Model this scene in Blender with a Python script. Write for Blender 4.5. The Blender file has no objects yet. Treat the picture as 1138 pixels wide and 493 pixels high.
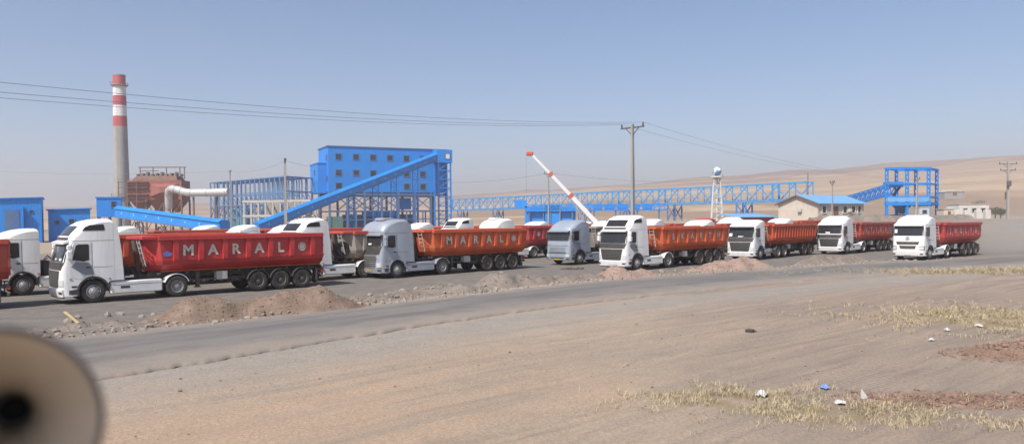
import bpy, bmesh, math, random
from mathutils import Vector, Matrix, noise

# ------------------------------------------------------------------ camera, sky, sun, exposure
F = 850.0            # focal length in photograph pixels (photograph is 1138 wide)
CAM_H = 3.6
sc = bpy.context.scene
C = sc.collection

cam_d = bpy.data.cameras.new('camera')
cam = bpy.data.objects.new('camera', cam_d)
C.objects.link(cam)
cam_d.sensor_fit = 'HORIZONTAL'
cam_d.sensor_width = 36.0
cam_d.lens = F / 1138.0 * 36.0
cam_d.clip_start = 0.05
cam_d.clip_end = 9000.0
PITCH, ROLL = 1.5, 0.573
cam.matrix_world = (Matrix.Translation((0, 0, CAM_H))
                    @ Matrix.Rotation(math.radians(90 - PITCH), 4, 'X')
                    @ Matrix.Rotation(math.radians(-ROLL), 4, 'Z'))
cam_d.shift_y = (F * math.tan(math.radians(PITCH)) - 2.2) / 1138.0
cam_d.dof.use_dof = True
cam_d.dof.focus_distance = 45.0
cam_d.dof.aperture_fstop = 1.6
sc.camera = cam

SUN_ELEV = math.radians(50)
SUN_VEC = Vector((-0.56 * math.cos(SUN_ELEV), -0.828 * math.cos(SUN_ELEV), math.sin(SUN_ELEV)))
world = bpy.data.worlds.new('World')
sc.world = world
world.use_nodes = True
wn = world.node_tree.nodes
sky = wn.new('ShaderNodeTexSky')
sky.sky_type = 'NISHITA'
sky.sun_disc = False
sky.sun_elevation = SUN_ELEV
sky.sun_rotation = math.atan2(SUN_VEC.x, SUN_VEC.y)
sky.altitude = 1200
sky.air_density = 1.0
sky.dust_density = 2.3
sky.ozone_density = 3.0
world.node_tree.links.new(sky.outputs[0], wn['Background'].inputs[0])
wn['Background'].inputs[1].default_value = 0.10

sun_d = bpy.data.lights.new('sun', 'SUN')
sun_d.energy = 4.5
sun_d.angle = math.radians(0.6)
sun_d.color = (1.0, 0.955, 0.89)
sun = bpy.data.objects.new('sun', sun_d)
C.objects.link(sun)
sun.rotation_euler = (-SUN_VEC).to_track_quat('-Z', 'Y').to_euler()
sun.location = (0, 0, 100)

sc.view_settings.view_transform = 'Standard'
sc.view_settings.look = 'None'
sc.view_settings.exposure = 0.5
sc.view_settings.gamma = 1.0
sc.view_settings.use_curve_mapping = False
sc.render.engine = 'CYCLES'
sc.cycles.use_denoising = True
sc.cycles.max_bounces = 6
sc.cycles.diffuse_bounces = 3
sc.cycles.volume_bounces = 1
sc.cycles.caustics_reflective = False
sc.cycles.caustics_refractive = False

# ------------------------------------------------------------------ surveying helpers
R = random.Random(11)


def horizon(px):
    return 250.0 - 0.0100 * px


def at(px, py, Y):
    """a point seen at px, py in the photograph that stands Y metres away"""
    return Vector(((px - 569.0) / F * Y, Y, CAM_H + (horizon(px) - py) / F * Y))


def on_ground(px, py):
    Y = F * CAM_H / (py - horizon(px))
    return Vector(((px - 569.0) / F * Y, Y, 0.0))


def smooth(a, b, x):
    t = max(0.0, min(1.0, (x - a) / (b - a)))
    return t * t * (3 - 2 * t)


# ------------------------------------------------------------------ materials
MATS = {}


def node_mat(name):
    m = bpy.data.materials.new(name)
    m.use_nodes = True
    return m, m.node_tree.nodes, m.node_tree.links, m.node_tree.nodes['Principled BSDF']


def paint(name, col, rough=0.45, metal=0.0, var=0.12, scale=1.5, dust=0.0, dust_col=(0.30, 0.24, 0.18), bump=0.0, bump_scale=30.0, spec=0.5, coords='Object', streak=False):
    """a plain surface with blotchy tone, a film of dust and optional fine relief"""
    if name in MATS:
        return MATS[name]
    m, N, L, P = node_mat(name)
    tc = N.new('ShaderNodeTexCoord')
    n1 = N.new('ShaderNodeTexNoise')
    n1.inputs['Scale'].default_value = scale
    n1.inputs['Detail'].default_value = 5.0
    n1.inputs['Roughness'].default_value = 0.65
    L.new(tc.outputs[coords], n1.inputs['Vector'])
    mr = N.new('ShaderNodeMapRange')
    mr.inputs[1].default_value = 0.3
    mr.inputs[2].default_value = 0.7
    mr.inputs[3].default_value = 1 - var
    mr.inputs[4].default_value = 1 + var
    L.new(n1.outputs[0], mr.inputs[0])
    mul = N.new('ShaderNodeVectorMath')
    mul.operation = 'SCALE'
    mul.inputs[0].default_value = col
    L.new(mr.outputs[0], mul.inputs['Scale'])
    src = mul.outputs[0]
    if dust > 0:
        n2 = N.new('ShaderNodeTexNoise')
        n2.inputs['Scale'].default_value = scale * 2.3
        n2.inputs['Detail'].default_value = 8.0
        n2.inputs['Roughness'].default_value = 0.7
        if streak:         # grime runs down the panels
            sm = N.new('ShaderNodeMapping')
            sm.inputs['Scale'].default_value = (2.2, 2.2, 0.28)
            L.new(tc.outputs[coords], sm.inputs[0])
            L.new(sm.outputs[0], n2.inputs['Vector'])
        else:
            L.new(tc.outputs[coords], n2.inputs['Vector'])
        mr2 = N.new('ShaderNodeMapRange')
        mr2.inputs[1].default_value = 0.35
        mr2.inputs[2].default_value = 0.75
        mr2.inputs[3].default_value = dust * 0.35
        mr2.inputs[4].default_value = min(1.0, dust * 1.6)
        L.new(n2.outputs[0], mr2.inputs[0])
        mx = N.new('ShaderNodeMix')
        mx.data_type = 'RGBA'
        L.new(mr2.outputs[0], mx.inputs[0])
        L.new(src, mx.inputs[6])
        mx.inputs[7].default_value = (*dust_col, 1)
        src = mx.outputs[2]
        rr = N.new('ShaderNodeMapRange')
        rr.inputs[3].default_value = rough
        rr.inputs[4].default_value = min(1, rough + 0.5)
        L.new(mr2.outputs[0], rr.inputs[0])
        L.new(rr.outputs[0], P.inputs['Roughness'])
    else:
        P.inputs['Roughness'].default_value = rough
    L.new(src, P.inputs['Base Color'])
    P.inputs['Metallic'].default_value = metal
    P.inputs['Specular IOR Level'].default_value = spec
    if bump > 0:
        n3 = N.new('ShaderNodeTexNoise')
        n3.inputs['Scale'].default_value = bump_scale
        n3.inputs['Detail'].default_value = 6.0
        L.new(tc.outputs[coords], n3.inputs['Vector'])
        bp = N.new('ShaderNodeBump')
        bp.inputs['Strength'].default_value = bump
        bp.inputs['Distance'].default_value = 0.05
        L.new(n3.outputs[0], bp.inputs['Height'])
        L.new(bp.outputs[0], P.inputs['Normal'])
    MATS[name] = m
    return m


def cladding(name, col, var=0.06, pitch=1.0):
    """ribbed sheet metal"""
    if name in MATS:
        return MATS[name]
    m = paint(name, col, rough=0.5, var=var, scale=0.25, dust=0.035)
    N, L = m.node_tree.nodes, m.node_tree.links
    P = N['Principled BSDF']
    tc = N.new('ShaderNodeTexCoord')
    w = N.new('ShaderNodeTexWave')
    w.inputs['Scale'].default_value = pitch
    w.bands_direction = 'X'
    L.new(tc.outputs['Object'], w.inputs['Vector'])
    b = N.new('ShaderNodeBump')
    b.inputs['Strength'].default_value = 0.4
    b.inputs['Distance'].default_value = 0.06
    L.new(w.outputs[1], b.inputs['Height'])
    L.new(b.outputs[0], P.inputs['Normal'])
    return m


M_white = paint('white_truck_paint', (0.76, 0.76, 0.755), 0.3, var=0.05, dust=0.17, streak=True)
M_white_old = paint('old_white_truck_paint', (0.74, 0.735, 0.70), 0.4, var=0.05, dust=0.2, streak=True)
M_silver = paint('silver_truck_paint', (0.37, 0.41, 0.48), 0.32, metal=0.3, var=0.06, dust=0.2, streak=True)
M_steelblue = paint('grey_blue_truck_paint', (0.33, 0.39, 0.47), 0.35, metal=0.25, var=0.07, dust=0.2)
M_redcab = paint('red_cab_paint', (0.45, 0.04, 0.04), 0.4, dust=0.2)
M_glass = paint('dark_cab_glass', (0.014, 0.018, 0.022), 0.10, var=0.2, dust=0.05, spec=0.38)
M_black = paint('black_plastic', (0.022, 0.023, 0.026), 0.5, var=0.2, dust=0.14)
M_tyre = paint('tyre_rubber', (0.020, 0.020, 0.020), 0.85, var=0.2, dust=0.11)
M_rim = paint('steel_rim', (0.42, 0.42, 0.42), 0.4, metal=0.5, dust=0.3)
M_rim_dark = paint('dark_steel_rim', (0.10, 0.09, 0.09), 0.6, metal=0.3, dust=0.35)
M_hub = paint('hub_steel', (0.10, 0.10, 0.10), 0.5, metal=0.5, dust=0.3)
M_chassis = paint('chassis_black', (0.028, 0.027, 0.026), 0.7, var=0.2, dust=0.32)
M_lamp = paint('headlamp_lens', (0.55, 0.56, 0.57), 0.12, var=0.15, dust=0.08)
M_chrome = paint('brushed_chrome', (0.55, 0.56, 0.57), 0.25, metal=0.8, dust=0.1)
M_grey_graphic = paint('grey_livery_film', (0.22, 0.24, 0.26), 0.4, dust=0.1)
M_grille = paint('dark_grille_bars', (0.055, 0.057, 0.062), 0.4, var=0.2, dust=0.1)
M_letter = paint('cream_letter_paint', (0.68, 0.60, 0.50), 0.6, var=0.15, dust=0.15)
M_pl_yellow = paint('yellow_plate', (0.62, 0.40, 0.03), 0.5)
M_pl_white = paint('white_plate', (0.7, 0.7, 0.7), 0.5)
M_ladder = paint('ladder_grey', (0.45, 0.44, 0.42), 0.5, dust=0.25)
M_amber = paint('amber_lens', (0.6, 0.22, 0.02), 0.3)
M_redlens = paint('red_lens', (0.5, 0.03, 0.02), 0.3)
BED = {
    'crimson': paint('crimson_bed_paint', (0.47, 0.024, 0.028), 0.42, var=0.2, dust=0.09, scale=0.9, streak=True),
    'orange': paint('orange_bed_paint', (0.57, 0.095, 0.024), 0.5, var=0.2, dust=0.09, scale=0.9, streak=True),
    'orange_red': paint('orange_red_bed_paint', (0.52, 0.078, 0.028), 0.5, var=0.2, dust=0.10, scale=0.9, streak=True),
    'red': paint('red_bed_paint', (0.45, 0.038, 0.036), 0.5, var=0.2, dust=0.10, scale=0.9, streak=True),
    'brick': paint('brick_red_bed_paint', (0.46, 0.052, 0.034), 0.5, var=0.2, dust=0.14, scale=0.9, streak=True),
    'grey': paint('dusty_grey_bed_paint', (0.30, 0.26, 0.23), 0.6, var=0.15, dust=0.3, scale=0.9, streak=True),
}
M_blue = paint('plant_blue_paint', (0.002, 0.215, 0.64), 0.5, var=0.12, scale=0.3, dust=0.035)
M_blue_clad = cladding('plant_blue_cladding', (0.001, 0.215, 0.66))
M_blue_dark = paint('plant_dark_blue_steel', (0.05, 0.14, 0.30), 0.6, var=0.12, scale=0.3, dust=0.15)
M_steel_frame = paint('blue_grey_steel', (0.065, 0.185, 0.38), 0.6, var=0.15, scale=0.3, dust=0.2)
M_teal = paint('teal_tank_paint', (0.10, 0.33, 0.40), 0.6, var=0.15, scale=0.4, dust=0.2)
M_concrete = paint('grey_concrete', (0.30, 0.285, 0.265), 0.9, var=0.14, scale=0.2, bump=0.2, bump_scale=2)
M_concrete_pale = paint('pale_concrete', (0.42, 0.39, 0.345), 0.9, var=0.12, scale=0.4)
M_band_red = paint('chimney_red_paint', (0.42, 0.055, 0.06), 0.7, var=0.12, scale=0.2, dust=0.15)
M_band_white = paint('chimney_white_paint', (0.70, 0.68, 0.67), 0.7, var=0.08, scale=0.2, dust=0.12)
M_rust = paint('rust_red_steel', (0.25, 0.060, 0.042), 0.8, var=0.25, scale=0.2, dust=0.2)
M_rust_dark = paint('brown_rusty_frame', (0.14, 0.07, 0.05), 0.85, var=0.25, scale=0.3, dust=0.2)
M_duct = paint('galvanised_duct', (0.52, 0.52, 0.52), 0.45, metal=0.3, var=0.1, scale=0.3, dust=0.15)
M_pane = paint('dark_building_glass', (0.02, 0.03, 0.045), 0.15, var=0.2)
M_wall_cream = paint('cream_render_wall', (0.52, 0.46, 0.39), 0.9, var=0.08, scale=0.6, dust=0.15)
M_wall_white = paint('whitewashed_wall', (0.60, 0.57, 0.52), 0.9, var=0.1, scale=0.6, dust=0.2)
M_roof_blue = cladding('pale_blue_roof_sheet', (0.16, 0.36, 0.60), pitch=1.2)
M_wood = paint('weathered_yellow_wood', (0.42, 0.33, 0.17), 0.85, var=0.2, scale=3)
M_wire = paint('cable_grey', (0.22, 0.22, 0.23), 0.6)
M_insul = paint('brown_porcelain', (0.12, 0.06, 0.045), 0.3)
M_crane_white = paint('crane_white_paint', (0.72, 0.71, 0.69), 0.4, var=0.06, dust=0.12)
M_crane_red = paint('crane_red_paint', (0.52, 0.09, 0.05), 0.5, dust=0.12)
M_horn = paint('beige_horn_paint', (0.57, 0.465, 0.345), 0.5, var=0.12, scale=9, dust=0.25, dust_col=(0.42, 0.34, 0.25))
M_horn_dark = paint('horn_throat_black', (0.012, 0.011, 0.010), 0.8)
M_plastic_bag = paint('thin_white_plastic', (0.48, 0.46, 0.43), 0.45, var=0.06)
M_plastic_blue = paint('blue_printed_plastic', (0.12, 0.2, 0.5), 0.4, var=0.3, scale=14)
M_bark = paint('tree_bark', (0.10, 0.075, 0.055), 0.9, var=0.3)
M_leaf = paint('dusty_green_leaf', (0.075, 0.085, 0.045), 0.8, var=0.3, scale=2)
M_ore = paint('dark_ore', (0.09, 0.065, 0.055), 0.95, var=0.3, scale=3)


# ------------------------------------------------------------------ mesh building
class MB:
    def __init__(self):
        self.v, self.f = [], []

    def add(self, vs, fs):
        o = len(self.v)
        self.v += [tuple(p) for p in vs]
        self.f += [tuple(i + o for i in f) for f in fs]
        return self

    def box(self, x0, x1, y0, y1, z0, z1):
        vs = [(x0, y0, z0), (x1, y0, z0), (x1, y1, z0), (x0, y1, z0), (x0, y0, z1), (x1, y0, z1), (x1, y1, z1), (x0, y1, z1)]
        return self.add(vs, [(0, 3, 2, 1), (4, 5, 6, 7), (0, 1, 5, 4), (1, 2, 6, 5), (2, 3, 7, 6), (3, 0, 4, 7)])

    def bevel_box(self, x0, x1, y0, y1, z0, z1, b):
        """box with chamfered vertical and top/bottom edges"""
        rings = []
        for z, e in ((z0, b), (z0 + b, 0), (z1 - b, 0), (z1, b)):
            X0, X1, Y0, Y1 = x0 + e, x1 - e, y0 + e, y1 - e
            rings.append([(X0 + b, Y0, z), (X1 - b, Y0, z), (X1, Y0 + b, z), (X1, Y1 - b, z), (X1 - b, Y1, z), (X0 + b, Y1, z), (X0, Y1 - b, z), (X0, Y0 + b, z)])
        return self.loft(rings)

    def loft(self, rings, cap=True, closed=True):
        n = len(rings[0])
        vs = [p for r in rings for p in r]
        fs = []
        for i in range(len(rings) - 1):
            for j in range(n if closed else n - 1):
                k = (j + 1) % n
                fs.append((i * n + j, i * n + k, (i + 1) * n + k, (i + 1) * n + j))
        if cap:
            fs.append(tuple(range(n))[::-1])
            fs.append(tuple(range((len(rings) - 1) * n, len(rings) * n)))
        return self.add(vs, fs)

    def prism(self, poly, y0, y1):
        """polygon in x, z pushed from y0 to y1"""
        return self.loft([[(x, y0, z) for x, z in poly], [(x, y1, z) for x, z in poly]])

    def tube(self, p0, p1, r0, r1=None, n=8, cap=True):
        p0, p1 = Vector(p0), Vector(p1)
        r1 = r0 if r1 is None else r1
        d = (p1 - p0)
        if d.length < 1e-6:
            return self
        d.normalize()
        a = d.orthogonal().normalized()
        b = d.cross(a)
        rings = []
        for p, r in ((p0, r0), (p1, r1)):
            rings.append([tuple(p + (a * math.cos(2 * math.pi * i / n) + b * math.sin(2 * math.pi * i / n)) * r) for i in range(n)])
        return self.loft(rings, cap)

    def path_tube(self, pts, r, n=6):
        pts = [Vector(p) for p in pts]
        rings = []
        ref = Vector((0, 0, 1))
        for i, p in enumerate(pts):
            d = (pts[min(i + 1, len(pts) - 1)] - pts[max(i - 1, 0)]).normalized()
            rf = ref if abs(d.dot(ref)) < 0.95 else Vector((1, 0, 0))
            a = d.cross(rf).normalized()
            b = a.cross(d)
            rr = r[i] if isinstance(r, (list, tuple)) else r
            rings.append([tuple(p + (a * math.cos(2 * math.pi * k / n) + b * math.sin(2 * math.pi * k / n)) * rr) for k in range(n)])
        return self.loft(rings)

    def lathe_y(self, prof, n=28, cx=0.0, cz=0.0):
        """closed profile of (radius, y) spun about the y axis"""
        m = len(prof)
        vs, fs = [], []
        for i in range(n):
            a = 2 * math.pi * i / n
            for r, y in prof:
                vs.append((cx + r * math.cos(a), y, cz + r * math.sin(a)))
        for i in range(n):
            k = (i + 1) % n
            for j in range(m):
                jj = (j + 1) % m
                fs.append((i * m + j, i * m + jj, k * m + jj, k * m + j))
        return self.add(vs, fs)

    def lathe_z(self, prof, n=28, closed=False):
        rings = [[(r * math.cos(2 * math.pi * i / n), r * math.sin(2 * math.pi * i / n), z) for i in range(n)] for r, z in prof]
        return self.loft(rings, cap=not closed)

    def mesh(self, name, mat, smooth_angle=None):
        me = bpy.data.meshes.new(name)
        me.from_pydata(self.v, [], self.f)
        bm = bmesh.new()
        bm.from_mesh(me)
        bmesh.ops.recalc_face_normals(bm, faces=bm.faces)
        bm.to_mesh(me)
        bm.free()
        if smooth_angle:
            me.polygons.foreach_set('use_smooth', [True] * len(me.polygons))
            me.set_sharp_from_angle(angle=math.radians(smooth_angle))
        me.materials.append(mat)
        return me

    def build(self, name, mat, parent=None, smooth_angle=None):
        return link(name, self.mesh(name, mat, smooth_angle), parent)


def link(name, mesh, parent=None, loc=None, rot=None, scale=None):
    o = bpy.data.objects.new(name, mesh)
    C.objects.link(o)
    if parent is not None:
        o.parent = parent
    if loc is not None:
        o.location = loc
    if rot is not None:
        o.rotation_euler = rot
    if scale is not None:
        o.scale = scale
    return o


def tag(o, label=None, cat=None, group=None, kind=None):
    if label:
        o['label'] = label
    if cat:
        o['category'] = cat
    if group:
        o['group'] = group
    if kind:
        o['kind'] = kind
    return o


def thing(name, label, cat, loc=(0, 0, 0), rz=0.0, group=None):
    o = bpy.data.objects.new(name, None)
    C.objects.link(o)
    o.empty_display_size = 0.5
    o.location = loc
    o.rotation_euler = (0, 0, rz)
    return tag(o, label, cat, group)


UNIT = {}


def bar(name, p0, p1, w, mat, parent, h=None):
    """a straight steel or concrete member between two points: shared unit box, own object"""
    key = mat.name
    if key not in UNIT:
        UNIT[key] = MB().box(-0.5, 0.5, -0.5, 0.5, 0, 1).mesh('member_' + key, mat)
    p0, p1 = Vector(p0), Vector(p1)
    d = p1 - p0
    o = link(name, UNIT[key], parent)
    q = d.to_track_quat('Z', 'Y') if abs(d.normalized().z) < 0.999 else Vector((0, 0, 1)).to_track_quat('Z', 'Y')
    if abs(d.normalized().z) >= 0.999 and d.z < 0:
        p0 = p1
    o.matrix_local = Matrix.Translation(p0) @ q.to_matrix().to_4x4() @ Matrix.Diagonal((w, h or w, d.length, 1))
    return o

# ------------------------------------------------------------------ terrain
UP = Vector((0.727, 0.686))          # the way the road and the parked trucks run
FAR_EDGE = [(-33, 3.5), (-26.5, 10.5), (-20.4, 17.0), (-14.1, 23.8), (-9.1, 28.9), (-2.9, 35.8), (3.6, 42.6), (11.5, 48.6), (21.0, 54.6), (31.5, 60.6), (45.0, 67.6), (62.0, 75.5), (90.0, 86.5)]
NEAR_EDGE = [(-24.5, -1.5), (-19.5, 4.6), (-14.6, 11.2), (-9.7, 17.4), (-6.4, 21.8), (-2.2, 27.2), (2.7, 32.2), (8.6, 37.2), (17.8, 43.9), (30.0, 50.6), (46.5, 58.8), (64.5, 67.0), (93.0, 78.0)]


def catmull(P, n):
    out = []
    for i in range(len(P) - 1):
        p0, p1, p2, p3 = P[max(i - 1, 0)], P[i], P[i + 1], P[min(i + 2, len(P) - 1)]
        for k in range(n):
            t = k / n
            out.append(tuple(0.5 * ((2 * p1[c]) + (-p0[c] + p2[c]) * t + (2 * p0[c] - 5 * p1[c] + 4 * p2[c] - p3[c]) * t * t + (-p0[c] + 3 * p1[c] - 3 * p2[c] + p3[c]) * t ** 3) for c in (0, 1)))
    out.append(P[-1])
    return out


FAR_S, NEAR_S = catmull(FAR_EDGE, 24), catmull(NEAR_EDGE, 24)
MID_S = [((a[0] + b[0]) / 2, (a[1] + b[1]) / 2) for a, b in zip(FAR_S[::6], NEAR_S[::6])]
HALF_S = [math.hypot(a[0] - b[0], a[1] - b[1]) / 2 for a, b in zip(FAR_S[::6], NEAR_S[::6])]


def road_offset(x, y):
    """signed metres beyond the road's centre line (positive on the trucks' side), and half width"""
    best, bi = 1e9, 0
    for i, (mx, my) in enumerate(MID_S):
        d = (mx - x) ** 2 + (my - y) ** 2
        if d < best:
            best, bi = d, i
    a, b = MID_S[max(bi - 1, 0)], MID_S[min(bi + 1, len(MID_S) - 1)]
    tx, ty = b[0] - a[0], b[1] - a[1]
    l = math.hypot(tx, ty)
    tx, ty = tx / l, ty / l
    return -(x - MID_S[bi][0]) * ty + (y - MID_S[bi][1]) * tx, HALF_S[bi] * 0.86


def nz(x, y, s, seed=0.0):
    return noise.noise(Vector((x * s + seed, y * s - seed, seed * 1.7)))


def broad_z(x, y):
    """the large shape of the land"""
    z = 2.9 * smooth(92, 132, y) * smooth(6, 42, x)
    if y > 260:
        z += (y - 260) * 0.004
    return z


def ground_z(x, y):
    z = broad_z(x, y)
    if 4 < y < 95 and -45 < x < 75:
        d, hw = road_offset(x, y)
        inside = smooth(hw + 1.6, hw - 0.2, abs(d))
        near = -0.012 + 0.05 * nz(x, y, 0.35, 3.1) + 0.022 * nz(x, y, 1.3, 8.2) + 0.012 * nz(x, y, 3.7, 1.2)
        # wheel ruts run beside the road
        if d < -hw:
            w = -d - hw
            c = -x * 0.686 + y * 0.727
            near += 0.030 * math.sin(c * 3.1 + 2.0 * nz(x, y, 0.12, 5)) * smooth(0.8, 2.5, w) * smooth(15, 6, w)
        else:
            near *= 0.55
        z += near * (1 - inside) - 0.02 * inside
        red = smooth(1.2, 3.2, nz(x, y, 0.5, 4.0) + RED(x, y) * 3.0)
        z += 0.38 * math.exp(-(((x - 14.2) / 1.9) ** 2 + ((y - 19.6) / 1.2) ** 2))
        z += red * (0.10 * abs(nz(x, y, 1.6, 2.2)) + 0.08 * abs(nz(x, y, 4.1, 6.2)))
    return z


def RED(x, y):
    """churned red-brown soil at the near roadside"""
    a = math.exp(-(((x - 13.4) / 1.9) ** 2 + ((y - 19.4) / 1.3) ** 2))
    b = math.exp(-(((x - 9.2) / 2.4) ** 2 + ((y - 14.9 + 0.12 * (x - 9)) / 0.75) ** 2))
    return min(1.0, a + 0.8 * b)


def GRASS(x, y):
    """how thick the dry grass stands"""
    g = 0.0
    for cx, cy, rx, ry in ((4.4, 15.4, 1.5, 0.9), (6.2, 14.0, 2.0, 0.8), (16.8, 26.8, 3.6, 3.4), (30.0, 48.4, 8.0, 1.5), (17.5, 21.8, 1.6, 1.2)):
        g += math.exp(-(((x - cx) / rx) ** 2 + ((y - cy) / ry) ** 2))
    return min(1.0, g)


def axis(lo, hi, fine, step0, growth, far_lo, far_hi):
    a = []
    v = lo
    while v < hi:
        a.append(v)
        v += fine
    s = step0
    v = hi
    while v < far_hi:
        a.append(v)
        v += s
        s *= growth
    a.append(far_hi)
    s = step0
    v = lo - s
    while v > far_lo:
        a.insert(0, v)
        s *= growth
        v -= s
    a.insert(0, far_lo)
    return a


GX = axis(-24.0, 38.0, 0.24, 0.6, 1.13, -4200, 4200)
GY = axis(11.0, 60.0, 0.24, 0.6, 1.13, -600, 3900)
verts, faces, zone, zone2 = [], [], [], []
for y in GY:
    for x in GX:
        verts.append((x, y, ground_z(x, y) if not (y > 1500) else broad_z(x, y)))
        d, hw = road_offset(x, y) if (-60 < x < 120 and -10 < y < 140) else (0, 0)
        lot = 0.0
        if hw:
            lot = smooth(hw - 0.5, hw + 2.0, d) * smooth(130, 50, d) * (0.45 + 0.55 * smooth(60, 30, x - 0.3 * (y - 60)))
        gr = GRASS(x, y)
        sh = 0.0
        if hw:
            sh = smooth(hw + 5.5, hw + 0.4, -d) * smooth(hw - 0.6, hw, -d)
        zone.append((lot, RED(x, y), gr, sh))
        brown = smooth(1.5, 7.5, x - 0.10 * (y - 15)) * (0.75 + 0.25 * nz(x, y, 0.25, 2.0)) if 0 < y < 60 else 0.0
        orange = smooth(3.0, -2.5, x) * smooth(27, 15, y - 0.5 * x) if 0 < y < 60 else 0.0
        ru, rv_ = (x - 7.6) * 0.43 - (y - 17.3) * 0.90, (x - 7.6) * 0.90 + (y - 17.3) * 0.43
        rut = math.exp(-((ru / 1.6) ** 2 + (rv_ / 0.75) ** 2))
        zone2.append((max(0, brown), orange, rut, 1.0))
nx = len(GX)
for j in range(len(GY) - 1):
    for i in range(nx - 1):
        a = j * nx + i
        faces.append((a, a + 1, a + nx + 1, a + nx))
me = bpy.data.meshes.new('ground')
me.from_pydata(verts, [], faces)
me.polygons.foreach_set('use_smooth', [True] * len(me.polygons))
ca = me.color_attributes.new('zone', 'FLOAT_COLOR', 'POINT')
ca.data.foreach_set('color', [c for z4 in zone for c in z4])
cb_ = me.color_attributes.new('soil', 'FLOAT_COLOR', 'POINT')
cb_.data.foreach_set('color', [c for z4 in zone2 for c in z4])


def ground_material():
    m, N, L, P = node_mat('roadside_earth')
    P.inputs['Roughness'].default_value = 0.95
    P.inputs['Specular IOR Level'].default_value = 0.15
    tc = N.new('ShaderNodeTexCoord')
    at_ = N.new('ShaderNodeVertexColor')
    at_.layer_name = 'zone'
    sep = N.new('ShaderNodeSeparateColor')
    L.new(at_.outputs[0], sep.inputs[0])

    def noise_n(scale, detail=6, rough=0.6, vec=None):
        n = N.new('ShaderNodeTexNoise')
        n.inputs['Scale'].default_value = scale
        n.inputs['Detail'].default_value = detail
        n.inputs['Roughness'].default_value = rough
        L.new(vec or tc.outputs['Object'], n.inputs['Vector'])
        return n.outputs[0]

    def ramp(src, a, b, lo=0.0, hi=1.0):
        r = N.new('ShaderNodeMapRange')
        r.interpolation_type = 'SMOOTHSTEP'
        r.inputs[1].default_value, r.inputs[2].default_value = a, b
        r.inputs[3].default_value, r.inputs[4].default_value = lo, hi
        L.new(src, r.inputs[0])
        return r.outputs[0]

    def mix(fac, a, b):
        x = N.new('ShaderNodeMix')
        x.data_type = 'RGBA'
        for s, k in ((fac, 0), (a, 6), (b, 7)):
            if isinstance(s, tuple):
                x.inputs[k].default_value = (*s, 1)
            elif isinstance(s, float):
                x.inputs[k].default_value = s
            else:
                L.new(s, x.inputs[k])
        return x.outputs[2]

    def mul(a, b):
        x = N.new('ShaderNodeMath')
        x.operation = 'MULTIPLY'
        for i, s in enumerate((a, b)):
            if isinstance(s, float):
                x.inputs[i].default_value = s
            else:
                L.new(s, x.inputs[i])
        return x.outputs[0]

    mp = N.new('ShaderNodeMapping')
    mp.vector_type = 'TEXTURE'
    mp.inputs['Rotation'].default_value = (0, 0, math.radians(43))
    mp.inputs['Scale'].default_value = (9.0, 0.9, 1.0)
    L.new(tc.outputs['Object'], mp.inputs[0])
    streak = noise_n(1.0, 5, 0.6, mp.outputs[0])
    big = noise_n(0.16, 4, 0.55)
    med = noise_n(1.1, 6, 0.65)
    fine = noise_n(14.0, 8, 0.75)
    grit = noise_n(60.0, 3, 0.6)
    base = mix(ramp(big, 0.35, 0.65), (0.325, 0.262, 0.200), (0.355, 0.278, 0.208))
    base = mix(mul(ramp(streak, 0.42, 0.68), 0.75), base, (0.400, 0.308, 0.225))
    base = mix(mul(ramp(streak, 0.52, 0.30), 0.55), base, (0.265, 0.220, 0.178))
    base = mix(mul(ramp(med, 0.45, 0.75), 0.35), base, (0.235, 0.192, 0.155))
    mp2 = N.new('ShaderNodeMapping')
    mp2.vector_type = 'TEXTURE'
    mp2.inputs['Rotation'].default_value = (0, 0, math.radians(40))
    mp2.inputs['Scale'].default_value = (5.0, 0.28, 1.0)
    L.new(tc.outputs['Object'], mp2.inputs[0])
    tracks = noise_n(1.0, 4, 0.6, mp2.outputs[0])
    base = mix(mul(ramp(tracks, 0.56, 0.70), 0.5), base, (0.44, 0.335, 0.25))
    base = mix(mul(ramp(tracks, 0.44, 0.30), 0.55), base, (0.22, 0.18, 0.148))
    pink = noise_n(0.09, 3, 0.5)
    base = mix(mul(ramp(pink, 0.50, 0.66), 0.45), base, (0.40, 0.275, 0.19))
    at2 = N.new('ShaderNodeVertexColor')
    at2.layer_name = 'soil'
    sep2 = N.new('ShaderNodeSeparateColor')
    L.new(at2.outputs[0], sep2.inputs[0])
    base = mix(mul(sep2.outputs[1], ramp(streak, 0.35, 0.6, 0.10, 0.6)), base, (0.42, 0.290, 0.198))
    brn = mix(ramp(tracks, 0.35, 0.65), (0.205, 0.165, 0.138), (0.275, 0.215, 0.175))
    brn = mix(mul(ramp(streak, 0.52, 0.70), 0.8), brn, (0.36, 0.262, 0.198))
    base = mix(mul(sep2.outputs[0], 0.85), base, brn)
    shd = mix(ramp(med, 0.35, 0.7), (0.275, 0.250, 0.222), (0.325, 0.288, 0.248))
    base = mix(mul(at_.outputs[1], ramp(streak, 0.7, 0.4, 0.55, 0.95)), base, shd)
    sxyz = N.new('ShaderNodeSeparateXYZ')
    L.new(tc.outputs['Object'], sxyz.inputs[0])
    mp3 = N.new('ShaderNodeMapping')
    mp3.vector_type = 'TEXTURE'
    mp3.inputs['Rotation'].default_value = (0, 0, math.radians(-64.5))
    L.new(tc.outputs['Object'], mp3.inputs[0])
    wv = N.new('ShaderNodeTexWave')
    wv.bands_direction = 'Y'
    wv.inputs['Scale'].default_value = 1.9
    wv.inputs['Distortion'].default_value = 1.2
    wv.inputs['Detail'].default_value = 2
    L.new(mp3.outputs[0], wv.inputs['Vector'])
    rutm = mul(sep2.outputs[2], wv.outputs[1])
    base = mix(mul(rutm, 0.6), base, (0.42, 0.33, 0.25))
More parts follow.
